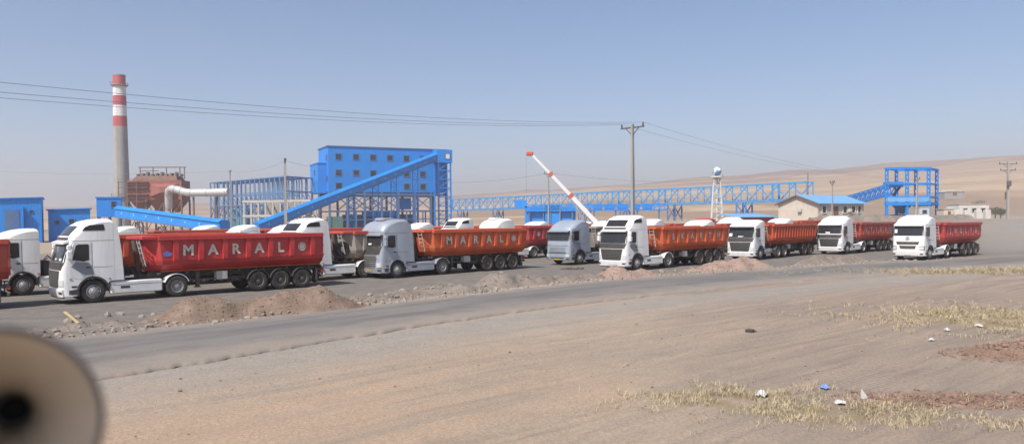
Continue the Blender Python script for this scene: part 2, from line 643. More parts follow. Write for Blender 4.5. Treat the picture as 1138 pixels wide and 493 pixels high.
    lot = mix(ramp(med, 0.35, 0.7), (0.165, 0.148, 0.132), (0.215, 0.19, 0.165))
    base = mix(sep.outputs[0], base, lot)
    red = mix(ramp(med, 0.4, 0.65), (0.275, 0.180, 0.130), (0.205, 0.135, 0.100))
    base = mix(ramp(sep.outputs[1], 0.12, 0.55), base, red)
    straw = mix(ramp(fine, 0.4, 0.7), (0.30, 0.235, 0.135), (0.20, 0.155, 0.095))
    base = mix(mul(ramp(sep.outputs[2], 0.2, 0.8), ramp(med, 0.35, 0.6)), base, straw)
    fields = noise_n(0.006, 5, 0.6)
    far = mix(ramp(fields, 0.4, 0.6), (0.31, 0.240, 0.175), (0.23, 0.178, 0.138))
    base = mix(ramp(sxyz.outputs[1], 200.0, 420.0), base, far)
    speck = mul(ramp(fine, 0.3, 0.75, 0.78, 1.22), ramp(grit, 0.3, 0.7, 0.84, 1.16))
    sc_ = N.new('ShaderNodeVectorMath')
    sc_.operation = 'SCALE'
    L.new(base, sc_.inputs[0])
    L.new(speck, sc_.inputs['Scale'])
    L.new(sc_.outputs[0], P.inputs['Base Color'])
    add = N.new('ShaderNodeMath')
    add.operation = 'ADD'
    L.new(fine, add.inputs[0])
    L.new(mul(grit, 0.35), add.inputs[1])
    add2 = N.new('ShaderNodeMath')
    add2.operation = 'MULTIPLY_ADD'
    L.new(rutm, add2.inputs[0])
    add2.inputs[1].default_value = 0.8
    L.new(add.outputs[0], add2.inputs[2])
    bp = N.new('ShaderNodeBump')
    bp.inputs['Strength'].default_value = 0.65
    bp.inputs['Distance'].default_value = 0.06
    L.new(add2.outputs[0], bp.inputs['Height'])
    L.new(bp.outputs[0], P.inputs['Normal'])
    return m


M_ground = ground_material()
me.materials.append(M_ground)
tag(link('ground', me), kind='structure')


# road: worn asphalt slab with a broken edge, proud of the earth
def road_material():
    m, N, L, P = node_mat('worn_asphalt')
    P.inputs['Roughness'].default_value = 0.9
    P.inputs['Specular IOR Level'].default_value = 0.25
    uv = N.new('ShaderNodeUVMap')
    tc = N.new('ShaderNodeTexCoord')
    sx = N.new('ShaderNodeSeparateXYZ')
    L.new(uv.outputs[0], sx.inputs[0])

    def nn(vec, scale, detail=6, rough=0.6):
        n = N.new('ShaderNodeTexNoise')
        n.inputs['Scale'].default_value = scale
        n.inputs['Detail'].default_value = detail
        n.inputs['Roughness'].default_value = rough
        L.new(vec, n.inputs['Vector'])
        return n.outputs[0]

    def rg(src, a, b, lo, hi):
        r = N.new('ShaderNodeMapRange')
        r.interpolation_type = 'SMOOTHSTEP'
        r.inputs[1].default_value, r.inputs[2].default_value, r.inputs[3].default_value, r.inputs[4].default_value = a, b, lo, hi
        L.new(src, r.inputs[0])
        return r.outputs[0]

    mp = N.new('ShaderNodeMapping')
    mp.inputs['Scale'].default_value = (5.0, 0.10, 1.0)
    L.new(uv.outputs[0], mp.inputs[0])
    streak = nn(mp.outputs[0], 1.6, 4)
    fine = nn(tc.outputs['Object'], 22.0, 8, 0.75)
    blot = nn(tc.outputs['Object'], 0.7, 5)
    mid = N.new('ShaderNodeMix')
    mid.data_type = 'RGBA'
    L.new(rg(streak, 0.35, 0.65, 0, 1), mid.inputs[0])
    mid.inputs[6].default_value = (0.125, 0.117, 0.110, 1)
    mid.inputs[7].default_value = (0.185, 0.17, 0.155, 1)
    # dust drifts in from both edges
    e1 = N.new('ShaderNodeMath')
    e1.operation = 'SUBTRACT'
    L.new(sx.outputs[0], e1.inputs[0])
    e1.inputs[1].default_value = 0.56
    e2 = N.new('ShaderNodeMath')
    e2.operation = 'ABSOLUTE'
    L.new(e1.outputs[0], e2.inputs[0])
    e3 = N.new('ShaderNodeMath')
    e3.operation = 'MULTIPLY_ADD'
    L.new(blot, e3.inputs[0])
    e3.inputs[1].default_value = 0.45
    L.new(e2.outputs[0], e3.inputs[2])
    dust = rg(e3.outputs[0], 0.38, 0.72, 0.05, 0.85)
    mx = N.new('ShaderNodeMix')
    mx.data_type = 'RGBA'
    L.new(dust, mx.inputs[0])
    L.new(mid.outputs[2], mx.inputs[6])
    mx.inputs[7].default_value = (0.265, 0.220, 0.182, 1)
    sp = N.new('ShaderNodeVectorMath')
    sp.operation = 'SCALE'
    L.new(mx.outputs[2], sp.inputs[0])
    L.new(rg(fine, 0.3, 0.75, 0.82, 1.18), sp.inputs['Scale'])
    L.new(sp.outputs[0], P.inputs['Base Color'])
    bp = N.new('ShaderNodeBump')
    bp.inputs['Strength'].default_value = 0.4
    bp.inputs['Distance'].default_value = 0.02
    L.new(fine, bp.inputs['Height'])
    L.new(bp.outputs[0], P.inputs['Normal'])
    return m


fe, ne = catmull(FAR_EDGE, 60), catmull(NEAR_EDGE, 60)
rv, rf, ruv = [], [], []
NS = 14
run = 0.0
for i, (a, b) in enumerate(zip(ne, fe)):
    if i:
        run += math.hypot(a[0] - ne[i - 1][0], a[1] - ne[i - 1][1])
    jag = 0.22 * nz(a[0], a[1], 0.8, 1.0) + 0.10 * nz(a[0], a[1], 3.0, 2.0) + 0.05 * nz(a[0], a[1], 9.0, 2.0)
    jag2 = 0.5 * nz(b[0], b[1], 0.5, 4.0) + 0.15 * nz(b[0], b[1], 2.5, 7.0)
    for k in range(NS + 1):
        t = k / NS
        x = a[0] + (b[0] - a[0]) * t
        y = a[1] + (b[1] - a[1]) * t
        dx, dy = (b[0] - a[0]), (b[1] - a[1])
        l = math.hypot(dx, dy)
        if k == 0:
            x += dx / l * jag
            y += dy / l * jag
        if k == NS:
            x += dx / l * jag2
            y += dy / l * jag2
        z = broad_z(x, y) + 0.012 + 0.05 * (1 - (2 * t - 1) ** 2) + (0.024 if k else 0.004)
        rv.append((x, y, z))
        ruv.append((t, run))
    rv.append((rv[-NS - 1][0] - 0.02, rv[-NS - 1][1] - 0.03, broad_z(x, y) - 0.09))   # broken face of the slab
    ruv.append((0.0, run))
W = NS + 2
for i in range(len(ne) - 1):
    for k in range(NS):
        p = i * W + k
        rf.append((p, p + 1, p + W + 1, p + W))
    rf.append((i * W, (i + 1) * W, (i + 1) * W + W - 1, i * W + W - 1))
me = bpy.data.meshes.new('road')
me.from_pydata(rv, [], rf)
uvl = me.uv_layers.new(name='UVMap')
for lp in me.loops:
    uvl.data[lp.index].uv = ruv[lp.vertex_index]
me.materials.append(road_material())
me.polygons.foreach_set('use_smooth', [True] * len(me.polygons))
tag(link('road', me), kind='structure')


# hills: dry stubble fields rolling up towards the ridge
def hill_material(name, c1, c2, c3):
    m, N, L, P = node_mat(name)
    P.inputs['Roughness'].default_value = 1.0
    P.inputs['Specular IOR Level'].default_value = 0.05
    tc = N.new('ShaderNodeTexCoord')
    mp = N.new('ShaderNodeMapping')
    mp.inputs['Scale'].default_value = (0.35, 1.0, 3.0)
    mp.inputs['Rotation'].default_value = (0, 0, math.radians(12))
    L.new(tc.outputs['Object'], mp.inputs[0])
    prev = None
    for sc_, lo, hi, col in ((0.0032, 0.49, 0.525, c2), (0.008, 0.535, 0.56, c3), (0.021, 0.56, 0.585, c2), (0.06, 0.5, 0.8, c2)):
        n = N.new('ShaderNodeTexNoise')
        n.inputs['Scale'].default_value = sc_
        n.inputs['Detail'].default_value = 5
        n.inputs['Distortion'].default_value = 0.4
        L.new(mp.outputs[0], n.inputs['Vector'])
        r = N.new('ShaderNodeMapRange')
        r.interpolation_type = 'SMOOTHSTEP'
        r.inputs[1].default_value, r.inputs[2].default_value = lo, hi
        r.inputs[4].default_value = 0.85 if sc_ < 0.02 else 0.45
        L.new(n.outputs[0], r.inputs[0])
        x = N.new('ShaderNodeMix')
        x.data_type = 'RGBA'
        L.new(r.outputs[0], x.inputs[0])
        if prev is None:
            x.inputs[6].default_value = (*c1, 1)
        else:
            L.new(prev, x.inputs[6])
        x.inputs[7].default_value = (*col, 1)
        prev = x.outputs[2]
    L.new(prev, P.inputs['Base Color'])
    return m


def ridge(name, pts, Ys, prof, mat, seed, amp):
    """land that climbs to a skyline; pts = (px, py) of the skyline, Ys = distances, prof = share of the height reached"""
    vs, fs = [], []
    cols = 170
    for r, (Y, s) in enumerate(zip(Ys, prof)):
        for i in range(cols + 1):
            px = -700 + (2600) * i / cols
            for k in range(len(pts) - 1):
                if pts[k][0] <= px <= pts[k + 1][0]:
                    t = (px - pts[k][0]) / (pts[k + 1][0] - pts[k][0])
                    t = t * t * (3 - 2 * t)
                    py = pts[k][1] + (pts[k + 1][1] - pts[k][1]) * t
                    break
            top = CAM_H + (horizon(px) - py) / F * Ys[-2]
            x = (px - 569) / F * Y
            z = broad_z(x, Y) - 2.0 + max(top, 4.0) * s + amp * s * nz(x, Y, 0.004, seed) * (0.4 if r == len(Ys) - 2 else 1) + 0.15 * amp * s * nz(x, Y, 0.02, seed)
            vs.append((x, Y, z))
    for r in range(len(Ys) - 1):
        for i in range(cols):
            a = r * (cols + 1) + i
            fs.append((a, a + 1, a + cols + 2, a + cols + 1))
    me_ = bpy.data.meshes.new(name)
    me_.from_pydata(vs, [], fs)
    me_.polygons.foreach_set('use_smooth', [True] * len(me_.polygons))
    me_.materials.append(mat)
    return tag(link(name, me_), kind='structure')


M_hill = hill_material('golden_stubble_hill', (0.37, 0.272, 0.180), (0.25, 0.178, 0.130), (0.43, 0.325, 0.215))
M_hill_far = hill_material('brown_far_hill', (0.27, 0.185, 0.125), (0.20, 0.14, 0.10), (0.33, 0.23, 0.15))
sky1 = [(-700, 243), (0, 236), (300, 229), (480, 223), (600, 217), (700, 210), (800, 203), (900, 197), (1000, 189), (1138, 181), (1300, 177), (1900, 175)]
ys1 = [380, 460, 540, 620, 700, 780, 860, 940, 1020, 1100, 1180, 1260, 1340, 1420, 1500, 1620]
ridge('hills', sky1, ys1, [0.0, 0.10, 0.20, 0.26, 0.30, 0.36, 0.45, 0.52, 0.57, 0.62, 0.70, 0.79, 0.88, 0.95, 1.0, 0.8], M_hill, 2.0, 9.0)
sky2 = [(-700, 240), (0, 232), (300, 226), (480, 219), (600, 214), (700, 209), (800, 199), (900, 192), (1000, 184), (1138, 176), (1300, 174), (1900, 174)]
ridge('hills', sky2, [1700, 1780, 1860, 1930, 2000, 2150], [0.2, 0.5, 0.75, 0.92, 1.0, 0.8], M_hill_far, 7.0, 14.0)

# ------------------------------------------------------------------ tipper trucks
# local frame: x runs from the front bumper to the tail, the driver's side is at negative y
CABS = {
    # front: (z, x) from bumper to roof edge; roof: (x, z) on to the back
    'tall': dict(front=[(0.36, 0.12), (0.60, 0.05), (1.00, 0.03), (1.50, 0.04), (1.88, 0.10), (2.78, 0.38), (3.00, 0.46)],
                 roof=[(0.60, 3.22), (0.86, 3.50), (1.20, 3.70), (1.62, 3.81), (2.10, 3.84), (2.26, 3.80)], rear=2.28),
    'low': dict(front=[(0.36, 0.12), (0.60, 0.05), (1.00, 0.03), (1.50, 0.04), (1.88, 0.10), (2.74, 0.36), (2.90, 0.42)],
                roof=[(0.55, 3.05), (0.80, 3.20), (1.20, 3.32), (1.62, 3.38), (2.00, 3.40), (2.12, 3.36)], rear=2.16),
    'dome': dict(front=[(0.36, 0.14), (0.60, 0.06), (1.00, 0.03), (1.45, 0.06), (1.95, 0.13), (2.72, 0.30), (2.86, 0.24), (3.02, 0.26)],
                 roof=[(0.34, 3.20), (0.52, 3.40), (0.80, 3.55), (1.25, 3.66), (1.85, 3.72), (2.22, 3.70), (2.30, 3.62)], rear=2.32),
    'old': dict(front=[(0.40, 0.10), (0.60, 0.04), (1.00, 0.03), (1.50, 0.05), (1.95, 0.10), (2.66, 0.26), (2.80, 0.30)],
                roof=[(0.44, 2.98), (0.70, 3.20), (1.10, 3.40), (1.60, 3.52), (2.05, 3.54), (2.22, 3.48)], rear=2.26),
    'boxy': dict(front=[(0.36, 0.12), (0.60, 0.05), (1.00, 0.03), (1.50, 0.04), (1.95, 0.09), (2.80, 0.24), (2.96, 0.30)],
                 roof=[(0.42, 3.10), (0.70, 3.18), (0.95, 3.36), (1.40, 3.52), (1.90, 3.56), (2.20, 3.52)], rear=2.24),
}
YS = [-1.25, -1.24, -1.20, -1.13, -1.0, -0.75, -0.4, 0.0, 0.4, 0.75, 1.0, 1.13, 1.20, 1.24, 1.25]


def plan_x(y):
    a = abs(y)
    x = 0.045 * a * a
    if a > 1.0:
        t = min(a - 1.0, 0.249)
        x += 0.25 - math.sqrt(0.0625 - t * t)
    return x


def roof_drop(y):
    a = abs(y)
    return 0.0 if a < 0.7 else 0.16 * ((a - 0.7) / 0.55) ** 2.2


def front_x(cab, z):
    P = CABS[cab]['front']
    if z <= P[0][0]:
        return P[0][1]
    for (z0, x0), (z1, x1) in zip(P, P[1:]):
        if z0 <= z <= z1:
            return x0 + (x1 - x0) * (z - z0) / (z1 - z0)
    return P[-1][1]


AX, AZ, AR = 1.40, 0.53, 0.64


def cab_shell(cab):
    D = CABS[cab]
    m = MB()
    rings = []
    for y in YS:
        ring = []
        for z, x in D['front']:
            ring.append((x + plan_x(y), y, z))
        for x, z in D['roof']:
            k = smooth(2.2, 0.3, x)
            ring.append((x + plan_x(y) * k, y, z - roof_drop(y)))
        rx = D['rear']
        ring += [(rx, y, 2.6), (rx, y, 0.98), (2.06, y, 0.94)]
        for i in range(11):
            a = math.radians(22 + (196 - 22) * i / 10)
            ring.append((AX + AR * math.cos(a), y, AZ + AR * math.sin(a)))
        ring += [(0.74, y, 0.36), (0.45, y, 0.34)]
        rings.append(ring)
    m.loft(rings)
    return m


def front_patch(cab, z0, z1, w0, w1, off=0.012, y0=None, y1=None, nz_=4, ny=10):
    """a panel that follows the curved cab front, half width w0 at the foot and w1 at the head"""
    m = MB()
    grid = []
    for j in range(nz_ + 1):
        z = z0 + (z1 - z0) * j / nz_
        w = w0 + (w1 - w0) * j / nz_
        lo, hi = (-w, w) if y0 is None else (y0, y1)
        grid.append([(front_x(cab, z) + plan_x(lo + (hi - lo) * i / ny) - off, lo + (hi - lo) * i / ny, z) for i in range(ny + 1)])
    rim = [[(x + off + 0.03, y, z) for x, y, z in r] for r in grid]
    vs, fs = [], []
    n = ny + 1
    for g in (grid, rim):
        for r in g:
            vs += r
    o = n * (nz_ + 1)
    for j in range(nz_):
        for i in range(ny):
            a = j * n + i
            fs.append((a, a + 1, a + n + 1, a + n))
    for i in range(ny):
        fs.append((i, i + 1, o + i + 1, o + i))
        a = nz_ * n + i
        fs.append((a, a + 1, o + a + 1, o + a))
    for j in range(nz_):
        a = j * n
        fs.append((a, a + n, o + a + n, o + a))
        a += ny
        fs.append((a, a + n, o + a + n, o + a))
    return m.add(vs, fs)


def grille(cab, z0, z1, w0, w1, n, off=0.03):
    m = MB()
    h = (z1 - z0) / n
    for i in range(n):
        t = (i + 0.5) / n
        w = w0 + (w1 - w0) * t
        q = front_patch(cab, z0 + h * (i + 0.25), z0 + h * (i + 0.80), w, w, off, nz_=1, ny=8)
        m.add(q.v, q.f)
    return m


def side_plate(poly, side, y=1.25, t=0.006):
    s = -1 if side < 0 else 1
    return MB().prism(poly, s * y - s * 0.01, s * (y + t))


MESH = {}


def cached(key, fn):
    if key not in MESH:
        MESH[key] = fn()
    return MESH[key]


def tyre_mesh(w):
    R0 = 0.515
    prof = [(0.30, -w / 2 + 0.02), (0.40, -w / 2), (R0 - 0.03, -w / 2 + 0.015), (R0, -w / 2 + 0.05), (R0, -0.02), (R0 - 0.015, 0.0), (R0, 0.02), (R0, w / 2 - 0.05), (R0 - 0.03, w / 2 - 0.015), (0.40, w / 2), (0.30, w / 2 - 0.02)]
    return MB().lathe_y(prof, 32).mesh('tyre', M_tyre, 40)


def rim_mesh(deep, mat):
    m = MB()
    if deep:      # dished disc of a driven or trailer wheel, hub standing out
        prof = [(0.302, -0.27), (0.285, -0.265), (0.27, -0.16), (0.19, -0.12), (0.12, -0.12), (0.115, -0.22), (0.05, -0.24), (0.0, -0.24), (0.0, 0.2), (0.302, 0.2)]
    else:
        prof = [(0.302, -0.15), (0.285, -0.155), (0.26, -0.10), (0.20, -0.14), (0.12, -0.17), (0.10, -0.20), (0.05, -0.21), (0.0, -0.21), (0.0, 0.1), (0.302, 0.1)]
    m.lathe_y(prof, 28)
    for i in range(10):
        a = 2 * math.pi * i / 10
        x, z = 0.165 * math.cos(a), 0.165 * math.sin(a)
        y = -0.125 if deep else -0.155
        m.tube((x, y, z), (x, y - 0.04, z), 0.016, n=6)
    return m.mesh('rim', mat, 35)


def hole_mesh(deep):
    m = MB()
    for i in range(8):
        a = 2 * math.pi * (i + 0.5) / 8
        x, z = 0.232 * math.cos(a), 0.232 * math.sin(a)
        y = -0.146 if deep else -0.127
        m.tube((x, y, z), (x, y + 0.02, z), 0.030, n=8)
    return m.mesh('hand_holes', M_black)


def add_wheel(root, x, side, deep, rim_mat=None, w=0.3, z=0.515):
    rim_mat = rim_mat or M_rim
    y = side * (1.235 - w / 2)
    wl = bpy.data.objects.new('wheel', None)
    C.objects.link(wl)
    wl.parent = root
    wl.location = (x, y, z)
    if side > 0:
        wl.rotation_euler = (0, 0, math.pi)
    wl.empty_display_size = 0.3
    link('tyre', cached(('tyre', w), lambda: tyre_mesh(w)), wl)
    dy = 0 if not deep else -(w / 2 - 0.28)
    link('rim', cached(('rim', deep, rim_mat.name), lambda: rim_mesh(deep, rim_mat)), wl, (0, dy if deep else 0, 0))
    link('hand_holes', cached(('hole', deep), lambda: hole_mesh(deep)), wl, (0, dy if deep else 0, 0))['kind'] = 'stuff'
    return wl


GLYPH = {}


def glyph(ch):
    if ch not in GLYPH:
        if ch == '@':          # round badge: ring with a disc inside
            m = MB()
            m.lathe_y([(0.23, 0.0), (0.23, -0.012), (0.185, -0.012), (0.185, 0.0)], 24)
            m.lathe_y([(0.155, 0.0), (0.155, -0.012), (0.001, -0.012), (0.001, 0.0)], 20)
            GLYPH[ch] = m.mesh('badge', M_letter)
        else:
            cu = bpy.data.curves.new('glyph', 'FONT')
            cu.body = ch
            cu.size = 0.72
            cu.offset = 0.022
            cu.extrude = 0.006
            cu.align_x = 'CENTER'
            cu.align_y = 'CENTER'
            cu.resolution_u = 3
            ob = bpy.data.objects.new('glyph', cu)
            C.objects.link(ob)
            dg = bpy.context.evaluated_depsgraph_get()
            me_ = bpy.data.meshes.new_from_object(ob.evaluated_get(dg))
            bpy.data.objects.remove(ob)
            zs = [v.co.y for v in me_.vertices]
            xs = [v.co.x for v in me_.vertices]
            cy, cx = (min(zs) + max(zs)) / 2, (min(xs) + max(xs)) / 2
            me_.transform(Matrix.Rotation(math.pi / 2, 4, 'X') @ Matrix.Translation((-cx, -cy, 0)))
            me_.materials.clear()
            me_.materials.append(M_letter)
            me_.name = 'letter'
            GLYPH[ch] = me_
    return GLYPH[ch]


Z_FLOOR, Z_TOP = 1.26, 2.95
SEC_OUT = [(0.80, 1.26), (1.17, 1.58), (1.25, 1.78), (1.25, 2.95)]
SEC_IN = [(1.19, 2.95), (1.19, 1.80), (1.12, 1.64), (0.76, 1.33)]


def bed_mesh(x0, x1, mat):
    m = MB()
    rings = []
    for x, k, lean in ((x0, 0.62, 0.42), (x0 + 0.45, 1.0, 0.22), (x1, 1.0, 0.0)):
        sec = [(-y * k, z) for y, z in SEC_OUT] + [(-y * k, z) for y, z in SEC_IN] + [(y * k, z) for y, z in SEC_IN[::-1]] + [(y * k, z) for y, z in SEC_OUT[::-1]]
        rings.append([(x - lean * (z - Z_FLOOR) / 1.7, y, z) for y, z in sec])
    m.loft(rings)
    # front wall
    fw = [(-0.78 * 1.0, Z_TOP - 0.01), (-0.74, 1.80), (-0.48, 1.30), (0.48, 1.30), (0.74, 1.80), (0.78, Z_TOP - 0.01)]
    m.loft([[(x0 + 0.03 - 0.42 * (z - Z_FLOOR) / 1.7, y, z) for y, z in fw], [(x0 + 0.09 - 0.42 * (z - Z_FLOOR) / 1.7, y, z) for y, z in fw]])
    return m.mesh('tipper_bed', mat)


def rib_mesh(w, mat, dp=1.0):
    """tapered pressed stiffener: broad at the rail, dying out above the turn of the side"""
    m = MB()
    rings = []
    for z, d, hw in ((2.77, 0.12 * dp, w), (2.2, 0.115 * dp, w * 0.92), (1.80, 0.10 * dp, w * 0.8), (1.66, 0.03 * dp, w * 0.7)):
        yb = -1.245 if z > 1.75 else -1.20
        rings.append([(-hw, yb, z), (-hw * 0.8, yb - d, z), (hw * 0.8, yb - d, z), (hw, yb, z)])
    m.loft(rings)
    return m.mesh('rib', mat)


def build_trailer(root, sp):
    mat = BED[sp['bed']]
    bname = mat.name
    x0, x1 = sp.get('bed_from', 4.05), sp.get('bed_to', 12.95)
    bed = link('tipper_bed', cached(('bed', x0, x1, bname), lambda: bed_mesh(x0, x1, mat)), root)

    rail_mat = BED[sp['rail']] if 'rail' in sp else mat

    def rail(s):
        return MB().bevel_box(x0 + 0.18, x1 + 0.03, min(s * 1.20, s * 1.40), max(s * 1.20, s * 1.40), 2.76, 2.985, 0.02).mesh('top_rail', rail_mat)

    for s in (-1, 1):
        link('top_rail', cached(('rail', x0, x1, rail_mat.name, s), lambda: rail(s)), bed)
    link('front_guard', cached(('guard', x0, rail_mat.name), lambda: MB().bevel_box(x0 - 0.55, x0 + 0.17, -1.22, 1.22, 2.80, 2.97, 0.03).mesh('front_guard', rail_mat)), bed)
    link('sill_strip', cached(('sill', x0, x1), lambda: MB().box(x0 + 0.4, x1, -0.86, -0.81, 1.225, 1.265).box(x0 + 0.4, x1, 0.81, 0.86, 1.225, 1.265).mesh('sill_strip', BED['orange'])), bed)
    tg = [(-1.27, 2.93), (-1.27, 1.76), (-1.18, 1.56), (-0.82, 1.23), (0.82, 1.23), (1.18, 1.56), (1.27, 1.76), (1.27, 2.93)]

    def gate():
        m = MB().loft([[(x1 + 0.005, y, z) for y, z in tg], [(x1 + 0.075, y, z) for y, z in tg]])
        for z in (1.75, 2.3, 2.8):
            m.box(x1 + 0.07, x1 + 0.13, -1.2, 1.2, z - 0.06, z + 0.06)
        for y in (-1.0, 0.0, 1.0):
            m.box(x1 + 0.07, x1 + 0.122, y - 0.05, y + 0.05, 1.4, 2.9)
        return m.mesh('tailgate', mat)

    link('tailgate', cached(('gate', x1, bname), gate), bed)
    nr = sp.get('ribs', 7)
    hw = 0.17 if nr < 10 else 0.13
    first, last = (x0 + 1.0, x1 - 0.6) if nr < 10 else (x0 + 0.75, x1 - 0.2)
    step = (last - first) / (nr - 1)
    dp = sp.get('rib_depth', 1.0)
    rm = cached(('rib', hw, bname, dp), lambda: rib_mesh(hw, mat, dp))
    for i in range(nr):
        link('rib', rm, bed, (first + i * step, 0, 0))
        link('rib', rm, bed, (first + i * step, 0, 0), (0, 0, math.pi)).location = (first + i * step, 0, 0)
    txt = sp.get('text', '')
    for i, ch in enumerate(txt):
        if ch == ' ':
            continue
        o = link('badge' if ch == '@' else 'letter', glyph(ch), bed, (first + (i + 0.5) * step, -1.262, 2.26))
        o.scale = (sp.get('letter', 1.0),) * 3
        if sp.get('letter_mat'):
            pass
    if sp.get('maker_plate'):
        link('maker_plate', cached('mplate', lambda: MB().lathe_y([(0.16, 0.0), (0.16, -0.012), (0.001, -0.012), (0.001, 0.0)], 20).mesh('maker_plate', M_plastic_blue)), bed, (x0 + 0.62, -1.262, 2.1)).scale = (1.35, 1, 0.75)
    # underframe
    link('trailer_frame', cached(('tframe', x0, x1), lambda: tframe(x0, x1)), root)
    for ax in sp.get('axles', (9.25, 10.5, 11.75)):
        link('axle', cached('axle', lambda: MB().tube((0, -1.0, 0.515), (0, 1.0, 0.515), 0.075, n=10).mesh('axle', M_chassis)), root, (ax, 0, 0))
        for s in (-1, 1):
            add_wheel(root, ax, s, True, M_rim_dark if sp.get('dark_rims', True) else M_rim, 0.36)
            gm = cached(('guardt', s), lambda: mudguard(s, 0.62))
            link('mudguard', gm, root, (ax, 0, 0.515))
    link('landing_leg', cached(('land', -1), lambda: landing(-1)), root)
    link('landing_leg', cached(('land', 1), lambda: landing(1)), root)
    link('tool_box', cached('toolbox', lambda: MB().bevel_box(7.1, 7.65, -1.12, -0.72, 0.72, 1.14, 0.02).mesh('tool_box', M_ladder)), root)
    link('spare_wheel', cached('sparet', lambda: MB().lathe_y([(0.2, -0.12), (0.46, -0.14), (0.5, -0.08), (0.5, 0.08), (0.46, 0.14), (0.2, 0.12)], 24).mesh('spare_wheel', M_tyre, 40)), root, (8.15, -0.55, 0.72), (math.pi / 2, 0, 0))

    def tail():
        return MB().bevel_box(x1 - 0.05, x1 + 0.06, -1.2, 1.2, 0.52, 0.66, 0.02).box(x1 - 0.04, x1 + 0.0, -0.5, -0.4, 0.6, 1.1).box(x1 - 0.04, x1 + 0.0, 0.4, 0.5, 0.6, 1.1).mesh('bumper_bar', M_chassis)

    link('bumper_bar', cached(('tail', x1), tail), root)
    for s in (-1, 1):
        link('tail_light', cached(('tl', x1), lambda: MB().bevel_box(x1 + 0.0, x1 + 0.09, -0.2, 0.2, 0.78, 0.94, 0.02).mesh('tail_light', M_redlens)), root, (0, s * 0.95, 0))
        link('mud_flap', cached(('flap', x1), lambda: MB().box(x1 - 0.32, x1 - 0.29, -0.28, 0.28, 0.22, 1.0).mesh('mud_flap', M_black)), root, (0, s * 0.95, 0))

    def ladder():
        m = MB()
        for y in (-1.10, -0.72):
            m.tube((x0 - 0.62, y, 2.78), (x0 - 0.34, y, 1.55), 0.028, n=6)
        for i in range(5):
            t = (i + 0.5) / 5
            m.tube((x0 - 0.62 + 0.28 * t, -1.10, 2.78 - 1.23 * t), (x0 - 0.62 + 0.28 * t, -0.72, 2.78 - 1.23 * t), 0.022, n=6)
        return m.mesh('ladder', M_ladder)

    link('ladder', cached(('ladder', x0), ladder), root)

    def ram():
        return MB().tube((x0 - 0.30, 0, 1.05), (x0 - 0.52, 0, 2.78), 0.13, n=12).box(x0 - 0.45, x0 - 0.1, -0.4, 0.4, 0.98, 1.1).mesh('tipping_ram', M_chassis)

    link('tipping_ram', cached(('ram', x0), ram), root)
    if sp.get('spare_front'):
        link('spare_wheel', cached('spf', lambda: MB().lathe_y([(0.22, -0.13), (0.46, -0.15), (0.5, -0.08), (0.5, 0.08), (0.46, 0.15), (0.22, 0.13)], 26).mesh('spare_wheel', M_tyre, 40)), root, (x0 - 0.35, -0.82, 1.85))


def tframe(x0, x1):
    m = MB()
    for s in (-1, 1):
        m.box(x0 - 0.1, x1 - 0.1, s * 0.42 - 0.07, s * 0.42 + 0.07, 0.93, 1.225)
        m.box(8.6, 12.4, s * 0.55 - 0.05, s * 0.55 + 0.05, 0.62, 0.93)
    for i in range(7):
        x = x0 + 0.3 + i * (x1 - x0 - 1.0) / 6
        m.box(x - 0.05, x + 0.05, -1.05, 1.05, 1.10, 1.20)
    m.box(5.9, 7.0, 0.55, 1.05, 0.6, 1.05)
    m.tube((7.0, 0.62, 0.80), (8.4, 0.62, 0.80), 0.16, n=10)
    m.tube((8.5, -0.1, 0.75), (12.2, -0.1, 0.75), 0.09, n=8)
    for y in (-0.5, 0.5):
        m.box(5.6, 8.6, y * 1.9 - 0.02, y * 1.9 + 0.02, 0.74, 0.80)
    return m.mesh('trailer_frame', M_chassis)


def landing(s):
    return MB().box(6.15, 6.32, s * 0.78 - 0.08, s * 0.78 + 0.08, 0.42, 1.18).box(6.10, 6.37, s * 0.78 - 0.13, s * 0.78 + 0.13, 0.37, 0.42).mesh('landing_leg', M_chassis)


def mudguard(s, r):
    m = MB()
    outer, inner = [], []
    for i in range(13):
        a = math.radians(12 + 156 * i / 12)
        outer.append((r * math.cos(a), r * math.sin(a)))
        inner.append(((r - 0.025) * math.cos(a), (r - 0.025) * math.sin(a)))
    poly = outer + inner[::-1]
    y0, y1 = s * 0.86, s * 1.25
    m.loft([[(x, y0, z) for x, z in poly], [(x, y1, z) for x, z in poly]])
    return m.mesh('mudguard', M_black, 40)


SIDE_WIN = [(0.56, 1.98), (0.70, 2.62), (0.80, 2.68), (1.20, 2.68), (1.24, 2.64), (1.24, 1.96), (1.0, 1.90)]
DOOR = [(0.46, 1.20), (0.44, 1.98), (0.62, 2.72), (0.74, 2.78), (1.28, 2.78), (1.34, 2.72), (1.34, 1.28), (0.86, 1.10)]


